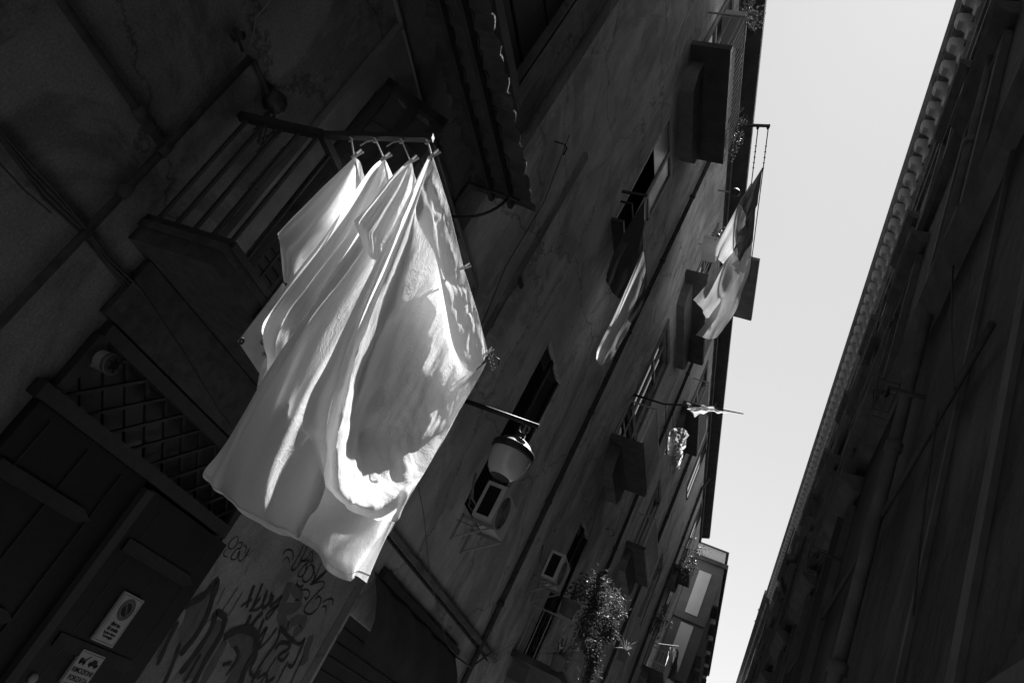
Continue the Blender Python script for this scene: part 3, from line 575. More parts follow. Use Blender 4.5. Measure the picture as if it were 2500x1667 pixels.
bH = thing('house', (1.5, 80, 0), 'farthest building on the right, beyond the end of the bracketed cornice', 'building')
obj('wall', MB().box(.62, 9, 50.02, 130, 0, 17.6), M['wallR'], bH)
obj('cornice', MB().profile_y([(.62, 17.3), (.4, 17.35), (.3, 17.6), (.05, 17.7), (.05, 17.95), (9, 18.6), (9, 17.6), (.62, 17.6)], 50.02, 130), M['corn'], bH)
for k in range(8):
    for z in (13.2, 9, 4.8): wn = obj('window', MB().box(.56, .63, 53 + k * 6, 54.3 + k * 6, z, z + 2.3), M['trimR'], bH); obj('pane', MB().box(.55, .57, 53.15 + k * 6, 54.15 + k * 6, z + .15, z + 2.15), M['pane'], wn)
for (px, py) in ((1862, 1490), (1852, 1517)):
    q = PX(px, py, .3); tag(obj('iron_bracket', MB().bar(q + Vector((-.3, 0, 0)), q + Vector((.45, 0, 0)), .05, .05).bar(q + Vector((-.3, .25, 0)), q + Vector((.45, .25, 0)), .05, .05), M['iron']), 'pair of dark iron rods jutting from the far right cornice, %s' % ('upper of two' if py < 1500 else 'lower of two'), 'bracket', 'iron rods on the far cornice')

# ------------------------------------------------------------------ drying rack, lines, sheets
LX = [-3.1, -2.94, -2.77, -2.605]; ARM0 = Vector((-3.3, 3.1, 4.35)); ARM1 = Vector((-2.585, 3.12, 4.535))
FAR0 = Vector((-3.3, 5.55, 4.3)); FAR1 = PY(1204, 868, 5.45)
rk = thing('drying_rack', ARM0, 'black iron drying rack arms reaching out from the near balcony', 'drying rack')
obj('arm', MB().bar(ARM0, ARM1, .04, .04), M['iron'], rk); obj('arm', MB().bar(FAR0, FAR1, .035, .035), M['iron'], rk)
b = MB().tube([FAR1, FAR1 + Vector((.05, .04, 0)), FAR1 + Vector((.06, .05, -.05))], .008)
obj('hook', b, M['iron'], rk)
lab = ['innermost', 'second', 'third', 'outermost']
near, far = [], []
for k in range(4):
    tt = (LX[k] - ARM0.x) / (ARM1.x - ARM0.x); p = ARM0 + (ARM1 - ARM0) * tt + Vector((0, 0, -.03)); tf = .2 + .8 * (k / 3); q = FAR0 + (FAR1 - FAR0) * (0.28 + .72 * k / 3)
    near.append(p); far.append(q); b = MB()
    n0 = (PX(864, 380, -3.06), PX(936, 384, -2.905), PX(1001, 391, -2.785), PX(1054, 380, -2.64))[k]
    C = [p + Vector((0, 0, .03)), p, n0]
    if k == 3: C += [PX(*c, -2.65) for c in ((1094, 506), (1132, 661), (1164, 762), (1190, 862))] + [q]
    else: C += [n0.lerp(q, i / 12) + Vector((0, 0, -.16 * math.sin(math.pi * i / 12))) for i in range(1, 13)]
    b.tube(C, .005, 6)
    b.tube([p + Vector((.012 * math.cos(i), .012 * math.sin(i), .02 - .004 * i)) for i in range(10)], .006, 5)
    if k in (1, 2): b.tube([p, p + Vector((-.03, -.02, -.05)), p + Vector((-.04, -.03, -.1))], .005, 5)
    tag(obj('clothesline', b, M['cord'], base=p), ['white cord knotted to the rack nearest the railing, first peg row', 'white cord second from the railing on the rack', 'white cord second from the tip of the rack', 'white cord at the outer tip of the rack along the big sheet'][k], 'clothesline', 'cords of the drying rack')
def N2(p, s): return noise.noise(Vector(p) * s)
# innermost cloth
def wr1(v, u_, p): return (.016 * math.sin(u_ * 20 - v * 2) + .007 * math.sin(u_ * 43 + 2 * v)) * min(1, v * 2.5) + .02 * N2(p, 4) * v
g = cloth_grid([[(866, 383, -3.050), (872, 388, -3.050), (880, 398, -3.050), (889, 430, -3.050)],
                [(785, 460, -3.050), (828, 470, -3.140), (868, 490, -3.070), (905, 530, -3.100)],
                [(732, 512, -3.050), (778, 540, -3.190), (830, 570, -3.090), (880, 620, -3.130)],
                [(686, 558, -3.058), (728, 596, -3.206), (786, 638, -3.098), (848, 684, -3.146)],
                [(675, 570, -3.060), (716, 610, -3.210), (775, 655, -3.100), (840, 700, -3.150)],
                [(678, 585, -3.069), (713, 619, -3.210), (770, 668, -3.103), (831, 713, -3.150)],
                [(687, 621, -3.090), (706, 640, -3.210), (760, 700, -3.110), (810, 745, -3.150)],
                [(691, 681, -3.130), (712, 700, -3.150), (745, 730, -3.150), (790, 780, -3.150)]], 7, 22, wr1)
tag(obj('pillowcase', MB().grid(g), M['sheet2']), 'small white pillowcase pegged on the cord nearest the railing', 'pillowcase')
def wr2(v, u_, p): return (.022 * math.sin(u_ * 16 + 1.2 * math.sin(v * 3)) + .009 * math.sin(u_ * 39 - v * 4)) * min(1, v * 3) + .02 * N2(p, 5) * v
g = cloth_grid([[(936, 386, -2.900), (941, 390, -2.900), (948, 405, -2.900), (968, 450, -2.900)],
                [(905, 412, -2.977), (922, 420, -2.917), (945, 430, -2.967), (985, 490, -2.947)],
                [(859, 477, -3.035), (890, 490, -2.945), (925, 510, -3.015), (970, 560, -2.985)],
                [(796, 568, -3.085), (840, 580, -2.965), (878, 600, -3.055), (930, 660, -3.015)],
                [(725, 656, -3.104), (765, 680, -2.974), (810, 705, -3.064), (880, 770, -3.034)],
                [(662, 747, -3.093), (700, 768, -2.963), (745, 792, -3.063), (820, 860, -3.043)],
                [(633, 807, -3.121), (672, 828, -2.941), (715, 860, -3.061), (790, 930, -3.041)],
                [(652, 856, -3.049), (672, 885, -2.959), (702, 920, -3.049), (770, 985, -3.029)],
                [(645, 882, -3.039), (662, 918, -2.989), (694, 960, -3.029), (755, 1020, -3.009)],
                [(628, 950, -3.010), (650, 972, -2.980), (684, 1000, -3.000), (740, 1050, -2.980)]], 9, 20, wr2)
tag(obj('hanging_sheet', MB().grid(g), M['sheet2']), 'white sheet on the second cord with a gathered lower corner', 'sheet', 'white sheets drying on the rack')
# third: long sheet with a short front flap
def wr3(v, u_, p): return (.016 * math.sin(u_ * 26 + v * 2) * (1.15 - v) + .006 * math.sin(u_ * 61 + v * 5)) * min(1, v * 3) + .022 * N2(p, 3.2) * v
g1_ = cloth_grid([[(999, 392, -2.775), (1003, 398, -2.775), (1013, 430, -2.795), (1030, 480, -2.775), (1060, 560, -2.775), (1120, 690, -2.775), (1180, 830, -2.775)],
                [(905, 500, -2.830), (925, 520, -2.783), (950, 545, -2.860), (990, 600, -2.830), (1030, 680, -2.840), (1080, 800, -2.840), (1140, 910, -2.840)],
                [(876, 561, -2.880), (893, 590, -2.787), (912, 635, -2.920), (950, 690, -2.880), (1000, 780, -2.900), (1050, 880, -2.900), (1100, 990, -2.900)],
                [(743, 761, -2.930), (757, 774, -2.780), (800, 810, -2.970), (850, 870, -2.920), (920, 960, -2.950), (990, 1050, -2.950), (1050, 1100, -2.950)],
                [(648, 905, -2.950), (672, 916, -2.800), (728, 950, -2.990), (780, 1000, -2.940), (860, 1090, -2.970), (930, 1170, -2.970), (1000, 1200, -2.970)],
                [(587, 1015, -2.950), (608, 1034, -2.800), (676, 1060, -2.990), (735, 1110, -2.940), (810, 1190, -2.970), (880, 1260, -2.970), (960, 1290, -2.970)],
                [(530, 1108, -2.940), (566, 1132, -2.790), (640, 1160, -2.980), (700, 1210, -2.930), (770, 1270, -2.960), (840, 1330, -2.960), (910, 1340, -2.960)],
                [(502, 1146, -2.920), (548, 1196, -2.770), (630, 1245, -2.960), (700, 1285, -2.910), (760, 1310, -2.940), (830, 1360, -2.940), (880, 1370, -2.940)],
                [(497, 1165, -2.910), (556, 1218, -2.760), (640, 1284, -2.950), (727, 1318, -2.900), (765, 1330, -2.930), (830, 1375, -2.930), (880, 1385, -2.930)]], 12, 14, wr3)
g2_ = cloth_grid([[(999, 390, -2.765), (1002, 393, -2.75), (1006, 398, -2.74), (1013, 438, -2.74)],
                [(950, 437, -2.79), (968, 450, -2.72), (985, 470, -2.76), (1005, 500, -2.74)],
                [(901, 497, -2.82), (925, 515, -2.72), (952, 535, -2.77), (985, 570, -2.74)],
                [(871, 529, -2.836), (901, 551, -2.720), (932, 579, -2.762), (965, 618, -2.740)],
                [(864, 537, -2.84), (896, 560, -2.72), (928, 590, -2.76), (960, 630, -2.74)],
                [(868, 548, -2.828), (897, 572, -2.720), (928, 602, -2.760), (957, 639, -2.740)],
                [(880, 576, -2.8), (902, 600, -2.72), (930, 630, -2.76), (950, 660, -2.74)],
                [(892, 606, -2.76), (905, 630, -2.72), (922, 640, -2.76), (940, 680, -2.74)]], 8, 14, wr3)
hem = MB()
G = g1_; m_ = len(G); k0 = m_ - 9
hem.grid([[p + Vector((.006, 0, 0)) for p in row] for row in G[k0 + 1:]]); st = MB(); st.tube([p + Vector((.007, 0, 0)) for p in G[k0]], .0035, 5)
o3 = tag(obj('hanging_sheet', MB().grid(g1_).grid(g2_), M['sheet']), 'long white sheet on the third cord with a folded flap and wide bottom hem', 'sheet', 'white sheets drying on the rack')
obj('hem', hem, M['sheet'], o3); obj('hem_stitch', st, M['grey_cloth'], o3)
# outermost: the full sheet on the cord
def wr5(v, u_, p):
    q = N2((p[0], p[1] * .7 + p[2] * .3, p[2] * 1.9 - p[1] * .6), 3.3) ; k = abs(N2((p[0], p[1] + p[2], p[2] * 2), 7.0))
    top = math.exp(-(v / .3) ** 2)
    return ((.045 * q + .022 * k + .008 * N2(p, 17)) * top * (.7 + .8 * u_) + .004 * math.sin(u_ * 17 + 3 * v) * (1 - top)) * min(1, u_ * 5 + .25) * min(1, v * 14)
g = cloth_grid([[(1057, 385, -2.625), (1076, 450, -2.625), (1094, 505, -2.63), (1132, 660, -2.635), (1164, 761, -2.635), (1192, 868, -2.64)],
                [(1037, 440, -2.63), (1056, 510, -2.63), (1072, 570, -2.635), (1104, 700, -2.63), (1138, 808, -2.635), (1170, 890, -2.63)],
                [(1005, 520, -2.635), (1036, 580, -2.635), (1052, 640, -2.64), (1075, 760, -2.64), (1108, 870, -2.645), (1146, 950, -2.64)],
                [(900, 800, -2.86), (920, 880, -2.88), (940, 920, -2.89), (960, 960, -2.9), (1010, 1050, -2.88), (1080, 1080, -2.78)],
                [(794, 1192, -2.86), (825, 1215, -2.87), (850, 1235, -2.88), (890, 1258, -2.88), (937, 1277, -2.85), (979, 1244, -2.64)],
                [(755, 1262, -2.87), (790, 1290, -2.88), (812, 1310, -2.9), (850, 1338, -2.9), (900, 1345, -2.86), (934, 1330, -2.64)],
                [(728, 1317, -2.87), (776, 1349, -2.89), (802, 1394, -2.91), (853, 1417, -2.91), (868, 1404, -2.87), (894, 1421, -2.63)]], 14, 14, wr5)
st = MB()
for kk in (-4, -1): st.tube([p + Vector((.006, 0, 0)) for p in g[kk]], .003, 5)
o5 = tag(obj('hanging_sheet', MB().grid(g), M['sheet']), 'large white sheet along the outermost cord with crumpled sunlit top', 'sheet', 'white sheets drying on the rack'); obj('hem_stitch', st, M['grey_cloth'], o5)
# bulging front layer: a sheet slung like a sail
T = [(1048, 379, -2.62), (1050, 383, -2.61), (1040, 430, -2.6), (1015, 509, -2.59), (1029, 560, -2.575), (1064, 630, -2.565), (1086, 740, -2.56), (1109, 850, -2.56), (1149, 907, -2.57), (1188, 884, -2.6)]
Bm = [(940, 622, -2.64), (953, 622, -2.6), (966, 630, -2.54), (985, 655, -2.6), (1015, 695, -2.615), (1048, 735, -2.61), (1076, 805, -2.6), (1098, 885, -2.595), (1130, 938, -2.6), (1168, 925, -2.61)]
Cm = [(841, 880, -2.66), (855, 878, -2.6), (871, 872, -2.48), (900, 890, -2.65), (940, 905, -2.715), (980, 925, -2.685), (1015, 950, -2.65), (1055, 980, -2.625), (1092, 1000, -2.615), (1132, 985, -2.612)]
Dm = [(800, 1030, -2.66), (812, 1043, -2.6), (829, 1055, -2.45), (860, 1060, -2.66), (897, 1062, -2.75), (938, 1064, -2.735), (975, 1064, -2.695), (1010, 1066, -2.655), (1046, 1070, -2.63), (1088, 1060, -2.61)]
Em = [(790, 1130, -2.66), (802, 1142, -2.59), (820, 1154, -2.42), (852, 1158, -2.47), (887, 1162, -2.575), (922, 1164, -2.58), (955, 1166, -2.56), (987, 1164, -2.49), (1015, 1156, -2.47), (1043, 1142, -2.46)]
Fm = [(792, 1168, -2.63), (803, 1184, -2.54), (824, 1204, -2.39), (853, 1226, -2.38), (885, 1237, -2.37), (918, 1238, -2.365), (946, 1232, -2.37), (970, 1222, -2.38), (988, 1214, -2.33), (1006, 1203, -2.38)]
Gm = [(795, 1188, -2.66), (806, 1202, -2.61), (824, 1220, -2.54), (850, 1240, -2.54), (878, 1254, -2.53), (908, 1264, -2.525), (935, 1271, -2.52), (955, 1274, -2.45), (968, 1273, -2.46), (982, 1244, -2.48)]
BP = PX(898, 1075, -2.76); SGN = 1
def wr4(v, u_, p):
    e = min(1, v * 3) * min(1, u_ * 8) * min(1, (1 - u_) * 6 + .15)
    bl = .06 * math.exp(-((p[1] - BP.y) / .16) ** 2 - ((p[2] - BP.z) / .13) ** 2)
    cr = .012 * N2((p[0], p[1] * 2 + p[2] * .7, p[2] * .6), 7) + .006 * N2(p, 15) + .004 * abs(N2(p, 24))
    return (.03 * N2((p[0], p[1] * 2.2, p[2] * 1.0), 2.6) + cr) * e + bl * SGN
g = cloth_grid([T, Bm, Cm, Dm, Em, Fm, Gm], 16, 12, wr4)
tag(obj('hanging_sheet', MB().grid(g), M['sheet']), 'billowing white sheet slung like a sail in front, its belly catching the sun', 'sheet', 'white sheets drying on the rack')
# its ruffled inner layer
def wr6(v, u_, p): return .012 * math.sin(v * 40 + 6 * u_) * max(0, v - .55) + .02 * N2(p, 6) * v
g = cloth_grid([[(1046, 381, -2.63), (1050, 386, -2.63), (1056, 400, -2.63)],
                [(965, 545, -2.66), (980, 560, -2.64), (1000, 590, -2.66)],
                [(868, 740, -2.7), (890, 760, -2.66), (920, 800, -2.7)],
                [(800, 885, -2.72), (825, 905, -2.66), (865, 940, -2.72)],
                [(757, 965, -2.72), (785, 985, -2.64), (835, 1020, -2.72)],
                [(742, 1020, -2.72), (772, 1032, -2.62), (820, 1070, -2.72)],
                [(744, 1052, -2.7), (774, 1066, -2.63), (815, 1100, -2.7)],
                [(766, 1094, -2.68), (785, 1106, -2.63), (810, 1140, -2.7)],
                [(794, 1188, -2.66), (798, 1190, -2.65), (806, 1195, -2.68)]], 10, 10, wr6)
tag(obj('ruffled_cloth', MB().grid(g), M['doubled_shaded']), 'narrow ruffled white cloth hanging just behind the billowing sheet edge', 'cloth')
# pegs
def peg(p, dirv, lab_):
    dv = Vector(dirv).normalized(); sd = dv.cross(Vector((0, 1, 0))).normalized()
    t = thing('clothes_peg', p, lab_, 'peg', 'wooden pegs on the rack')
    for s_ in (-1, 1): obj('prong', MB().bar(Vector(p) - dv * .035 + sd * .004 * s_, Vector(p) + dv * .045 + sd * .016 * s_, .012, .009), M['peg'], t)
    obj('spring', MB().tube([Vector(p) + sd * .01, Vector(p) - sd * .01], .006, 8), M['grey'], t)
for (px, py, x, lb) in ((870, 378, -3.04, 'wooden peg holding the pillowcase on the innermost cord'), (940, 385, -2.88, 'wooden peg holding the gathered sheet on the second cord'), (1006, 392, -2.75, 'wooden peg holding the flapped sheet on the third cord'), (1059, 378, -2.6, 'wooden peg at the near top corner of the outermost sheet')):
    peg(PX(px, py, x), (.5, -.1, .8), lb)
peg(PX(1135, 652, -2.62), (.6, 0, .7), 'wooden peg halfway along the outermost sheet'); peg(PX(1194, 858, -2.62), (.4, 0, .9), 'wooden peg at the far top corner of the outermost sheet')
b = MB(); q = FAR1 + Vector((0, 0, .0))
for k in range(4): c0 = PX(1197 + k * 2.5, 872 + k * 9, -2.6); b.tube([c0 + Vector((.012 * math.cos(i * .9), .004, .02 * math.sin(i * .9))) for i in range(8)], .003, 5)
tag(obj('short_chain', b, M['grey']), 'short metal chain at the far end of the outermost cord', 'chain')
b = MB()
for k in range(7):
    c0 = PX(690 - k * 12.5, 366 + k * 14.5, -3.6); b.tube([c0 + Vector((.016 * math.cos(i * math.pi / 5), .0, .032 * math.sin(i * math.pi / 5))) for i in range(11)], .0035, 5)
b.tube([PX(*q, -3.6) for q in ((612, 447), (618, 455), (628, 450), (626, 462), (612, 470), (600, 478), (586, 490))], .004, 5)
tag(obj('hanging_chain', b, M['iron']), 'thin chain with a hook hanging inside the balcony rails', 'chain')
# white banner behind the sheets
bp_ = [PX(580, 833, -3.27), PX(640, 922, -3.27), PX(760, 800, -3.27), PX(690, 690, -3.27)]
bn = tag(obj('banner', MB().prism(bp_, (.006, 0, 0)), M['sign']), 'white banner with an eyelet tied under the balcony behind the sheets', 'banner')
obj('eyelet', MB().lathe([(.008, .008), (.02, .012), (.024, .007)], PX(588, 832, -3.265), 18, 'x'), M['iron'], bn)
b = MB()
for pts in (((642, 828), (636, 836), (641, 842)), ((647, 832), (641, 840)), ((640, 868), (650, 862)), ((645, 858), (650, 872)), ((640, 862), (646, 860))):
    ribbon(b, [PX(*q, -3.262) for q in pts], 9, -3.261)
obj('lettering', b, M['ink'], bn)

# ------------------------------------------------------------------ street lamp on its bracket
lx, ly = -2.98, 7.93
lm = thing('street_lamp', (L, ly, 5.0), 'hanging street lamp with a glass bowl on a straight wall bracket', 'street lamp')
obj('bracket', MB().tube([(L, ly, 5.02), (-2.84, ly, 5.02)], .03, 12).lathe([(0, 0), (.09, 0), (.09, .03), (0, .03)], (L, ly, 5.02), 20, 'x'), M['iron'], lm)
obj('hook', MB().tube([(lx + .06 * math.sin(q), ly, 4.93 + .06 * math.cos(q)) for q in [i * .5 for i in range(11)]], .009, 8).tube([(lx, ly, 5.0), (lx, ly, 4.84)], .012, 8), M['grey'], lm)
obj('hood', MB().lathe([(0, 4.86), (.05, 4.86), (.06, 4.8), (.1, 4.78), (.17, 4.74), (.22, 4.68), (.255, 4.665), (.26, 4.65), (.26, 4.6), (.24, 4.58), (0, 4.6)], (lx, ly, 0), 48), M['iron'], lm)
obj('glass_bowl', MB().lathe([(.236, 4.585), (.235, 4.52), (.222, 4.44), (.19, 4.36), (.14, 4.3), (.115, 4.285)], (lx, ly, 0), 48), M['lampglass'], lm)
obj('bottom_plate', MB().lathe([(0, 4.288), (.11, 4.284), (.116, 4.28), (.118, 4.288)], (lx, ly, 0), 40), M['wood'], lm)

# ------------------------------------------------------------------ air conditioners
def aircon(y0, z0, lab_, src=None):
    t = thing('air_conditioner', (-3.84, y0, z0), lab_, 'air conditioner', 'air conditioner units on the left wall')
    x0, x1, ln, hh = -3.84, -3.55, .82, .54
    obj('casing', MB().box(x0, x1, y0 + .012, y0 + ln, z0, z0 + hh).box(x0, x1 + .006, y0, y0 + .03, z0, z0 + .05).box(x0, x1 + .006, y0, y0 + .03, z0 + hh - .05, z0 + hh + .004).box(x0 - .004, x0 + .04, y0, y0 + .03, z0 + .05, z0 + hh - .05).box(x1 - .06, x1 + .006, y0, y0 + .03, z0 + .05, z0 + hh - .05), M['plastic'], t)
    obj('side_panel', MB().box(x0 + .04, x1 - .06, y0 + .006, y0 + .012, z0 + .05, z0 + hh - .05), M['black'], t)
    c = MB(); cy_, cz_ = y0 + .32, z0 + .27
    for k in range(7): rr_ = .03 + k * .032; c.lathe([(rr_ - .004, .0), (rr_, .006), (rr_ + .004, 0)], (x1 + .004, cy_, cz_), 36, 'x')
    for k in range(8): an = k * math.pi / 4; c.bar((x1 + .006, cy_, cz_), (x1 + .006, cy_ + .24 * math.cos(an), cz_ + .24 * math.sin(an)), .006, .006)
    obj('fan_grille', c, M['grey'], t); obj('fan_opening', MB().lathe([(0, .002), (.23, .002), (.235, .0)], (x1, cy_, cz_), 40, 'x'), M['black'], t)
    for yy in (y0 + .1, y0 + .68): obj('wall_bracket', MB().box(L, x1 + .04, yy, yy + .04, z0 - .05, z0 - .01).box(L, L + .02, yy, yy + .04, z0 - .4, z0).bar((L + .02, yy + .02, z0 - .36), (x1, yy + .02, z0 - .05), .03, .02), M['grey'], t)
    obj('hose', MB().tube([(x0 + .05, y0 + .1, z0 + .12), (-3.93, y0 - .02, z0 + .2), (-3.97, y0 - .12, z0 + .35), (-3.99, y0 - .2, z0 + .5)], .018, 8).tube([(x0 + .05, y0 + .2, z0 + .05), (-3.95, y0 + .05, z0 + .1), (-3.98, y0 - .08, z0 + .3)], .01, 6).tube([(-3.7, y0 + .2, z0 - .03), (-3.8, y0 + .12, z0 - .12), (-3.98, y0 - .05, z0 - .16)], .008, 6), M['cable'], t)
    return t
aircon(9.9, 4.31, 'white outdoor air conditioner directly below the street lamp bowl'); aircon(14.6, 5.02, 'white outdoor air conditioner above the plant balcony rail')

# ------------------------------------------------------------------ plants
def leaves(b, cpts, n, spread, size, rnd, drop=0.0, asp=.42):
    for i in range(n):
        c = Vector(rnd.choice(cpts)); p = c + Vector((rnd.gauss(0, spread), rnd.gauss(0, spread), rnd.gauss(0, spread) - drop * rnd.random()))
        dv = Vector((rnd.gauss(0, 1), rnd.gauss(0, 1), rnd.gauss(-.3, .8))).normalized(); sd = dv.cross(Vector((rnd.gauss(0, 1), rnd.gauss(0, 1), rnd.gauss(0, 1)))).normalized()
        l = size * rnd.uniform(.6, 1.4); w_ = l * asp; nn = dv.cross(sd)
        b.add([p, p + dv * l * .45 + sd * w_ * .5 + nn * l * .08, p + dv * l, p + dv * l * .45 - sd * w_ * .5 + nn * l * .08], [(0, 1, 2), (0, 2, 3)])
def plant(name, lab_, cat, stems, n, spread, size, seed, mat='leaf', drop=0.0, group=None, asp=.42):
    rnd = random.Random(seed); base = Vector(stems[0][0]); t = thing(name, base, lab_, cat, group)
    c = MB(); pts = []
    for s_ in stems:
        cc = catmull([list(p) for p in s_], 8); c.tube([Vector(p) for p in cc], [.012 * (1 - .6 * i / len(cc)) for i in range(len(cc))], 5); pts += [Vector(p) for p in cc[len(cc) // 5:]]
    obj('stem', c, M['stem'], t); c = MB(); leaves(c, pts, n, spread, size, rnd, drop, asp); obj('foliage', c, M[mat], t); return t
XP = -2.95
B0 = PX(1440, 1530, XP)
plant('potted_shrub', 'leafy shrub rising above the corner of the plant balcony, sunlit', 'shrub',
      [[B0, PX(1450, 1480, XP), PX(1462, 1430, XP), PX(1466, 1408, XP)], [B0, PX(1470, 1490, XP), PX(1492, 1465, XP), PX(1512, 1470, XP)], [B0, PX(1450, 1470, XP - .1), PX(1455, 1440, XP - .1), PX(1480, 1440, XP)], [B0, PX(1480, 1510, XP + .05), PX(1500, 1500, XP), PX(1508, 1482, XP)], [B0, PX(1478, 1520, XP), PX(1488, 1545, XP), PX(1486, 1540, XP)]], 2600, .105, .1, 5)
V0 = PX(1440, 1500, XP + .02)
plant('trailing_vine', 'trailing vine spilling down the front of the plant balcony', 'vine',
      [[V0, PX(1432, 1530, XP), PX(1448, 1580, XP), PX(1440, 1640, XP), PX(1425, 1690, XP)], [V0, PX(1420, 1512, XP - .05), PX(1428, 1560, XP), PX(1448, 1600, XP + .05), PX(1455, 1640, XP)], [V0, PX(1450, 1550, XP + .05), PX(1455, 1590, XP + .05), PX(1430, 1650, XP), PX(1440, 1700, XP)], [V0, PX(1480, 1545, XP), PX(1490, 1520, XP), PX(1484, 1535, XP)]], 2000, .08, .09, 8, drop=.12)
def spiky(px, py, x, lab_, seed, n=22, ln=.42, mat='spike'):
    rnd = random.Random(seed); p = PX(px, py, x); t = thing('spiky_plant', p, lab_, 'plant', 'spiky balcony plants'); c = MB()
    for k in range(n):
        an = rnd.uniform(0, 6.28); el = rnd.uniform(-.4, 1.2); dv = Vector((math.cos(an) * math.cos(el), math.sin(an) * math.cos(el), math.sin(el))); sd = dv.cross(Vector((0, 0, 1))).normalized() * .016; l = ln * rnd.uniform(.6, 1.2)
        m1 = p + dv * l * .5 + Vector((0, 0, .03)); c.add([p - sd, p + sd, m1 + sd, m1 - sd, p + dv * l - Vector((0, 0, .1 * l))], [(0, 1, 2, 3), (3, 2, 4)])
    obj('foliage', c, M[mat], t); obj('pot', MB().lathe([(0, -.28), (.1, -.28), (.14, 0), (.15, 0), (.15, -.03), (.12, -.05), (0, -.05)], p, 20), M['terracotta'], t)
spiky(1525, 1588, -2.75, 'spiky aloe leaning out beyond the plant balcony rail', 3); spiky(1368, 1600, -3.1, 'arching spider plant hanging inside the plant balcony', 4, 40, .5)
plant('potted_plant', 'dim bushy plant above the plant balcony against the shutter', 'plant', [[PX(1395, 1465, -3.5), PX(1410, 1440, -3.5), PX(1425, 1420, -3.5)], [PX(1395, 1465, -3.5), PX(1440, 1440, -3.5), PX(1450, 1450, -3.5)]], 260, .1, .1, 14)
p = PX(1395, 1468, -3.45); tag(obj('flower_pot', MB().lathe([(0, -.3), (.14, -.3), (.2, 0), (.21, 0), (.21, -.04), (.18, -.06), (0, -.06)], p, 24), M['trim']), 'pale flower pot on the plant balcony rail corner', 'flower pot')
# planters on the upper balcony
p = PX(1775, 25, -3.35)
tag(obj('planter_box', MB().box(-3.72, -3.3, 9.25, 9.9, 14.85, 15.08), M['plastic']), 'white planter box hung on the topmost balcony rail', 'planter')
plant('potted_plant', 'bushy sunlit plant growing over the topmost planter box', 'plant', [[Vector((-3.35, 9.4, 15.0)), Vector((-3.25, 9.35, 15.2)), Vector((-3.15, 9.4, 15.3))], [Vector((-3.4, 9.3, 15.0)), Vector((-3.3, 9.2, 15.25)), Vector((-3.35, 9.1, 15.35))], [Vector((-3.3, 9.5, 15.0)), Vector((-3.15, 9.4, 15.1)), Vector((-3.1, 9.5, 15.0))]], 260, .06, .06, 21)
plant('potted_plant', 'wispy plant beside the drying arm of the upper balcony', 'plant', [[Vector((-3.3, 11.7, 14.7)), Vector((-3.25, 11.8, 14.95)), Vector((-3.2, 11.85, 15.1))], [Vector((-3.3, 11.8, 14.7)), Vector((-3.2, 12.0, 14.85)), Vector((-3.2, 12.2, 14.7))], [Vector((-3.28, 11.8, 14.8)), Vector((-3.22, 12.1, 14.75)), Vector((-3.25, 12.4, 14.5))]], 280, .06, .05, 22)
p = PX(1735, 596, -3.5)
tag(obj('planter_box', MB().box(p.x - .18, p.x + .17, p.y - .1, p.y + .5, p.z - .14, p.z + .14).box(p.x - .2, p.x + .19, p.y - .12, p.y + .52, p.z + .1, p.z + .15), M['plastic']), 'white plastic planter box beside the hanging laundry', 'planter')
plant('potted_plant', 'thin leafy plant in the planter beside the hanging laundry', 'plant', [[p, p + Vector((.03, .1, .3)), p + Vector((.05, .1, .6))], [p + Vector((0, .2, 0)), p + Vector((.1, .2, .35)), p + Vector((.08, .15, .7))]], 160, .07, .07, 23)
p = PX(1672, 1378, -3.5)
plant('potted_plant', 'dense plant bulging through the far balcony railing', 'plant', [[p, p + Vector((.1, 0, .6)), p + Vector((.3, .2, 1.1))], [p, p + Vector((.2, .3, .4)), p + Vector((.35, .4, .9))], [p, p + Vector((.25, -.2, .1)), p + Vector((.2, -.3, -.4))]], 260, .2, .14, 24)
p = PX(1592, 1540, -3.8)
plant('potted_plant', 'dark plant on the lower far balcony behind the laundry', 'plant', [[p, p + Vector((.0, 0, .5)), p + Vector((.1, .2, .9))], [p, p + Vector((.1, .5, .4)), p + Vector((.1, .6, .8))]], 200, .2, .14, 25)

# ------------------------------------------------------------------ laundry higher up
def laundry(name, lab_, cat, rows, mat, seed, amp=.018, group='laundry on the upper lines', cr=0.0):
    rnd = random.Random(seed); ph = rnd.uniform(0, 6)
    g_ = cloth_grid(rows, 8, 8, lambda v, u_, p: amp * math.sin(u_ * 14 + ph + v * 2) * v + amp * .8 * N2(p, 2.5) + cr * (N2(p, 5) + .8 * abs(N2(p, 9)) + .4 * N2(p, 19)))
    return tag(obj(name, MB().grid(g_), M[mat]), lab_, cat, group)
A0, A1 = Vector((-3.34, 12.0, 15.1)), PY(1880, 308, 12.0)
b = MB().bar(A0, A1, .05, .05); tag(obj('drying_rack', b, M['iron'], base=A0), 'dark square drying arm sticking into the sky from the upper balcony', 'drying rack')
for k, (p0_, p1_) in enumerate((((1876, 310, -2.69), (1828, 690, -2.75)), ((1851, 310, -2.9), (1806, 690, -2.95)))):
    P0, P1 = PX(*p0_), PX(*p1_)
    c = MB().tube([P0.lerp(P1, i / 12) for i in range(13)], .012, 5).lathe([(0, .1), (.03, .05), (.03, -.05), (0, -.1)], P0, 10)
    for i in range(5): c.lathe([(0, .02), (.025, 0), (0, -.02)], P0.lerp(P1, .1 + .03 * i), 8, 'y')
    tag(obj('clothesline', c, M['darkcable'], base=P0), ['outer cord of the upper drying arm against the sky', 'inner cord of the upper drying arm beside the eave'][k], 'clothesline', 'cords of the upper drying arm')
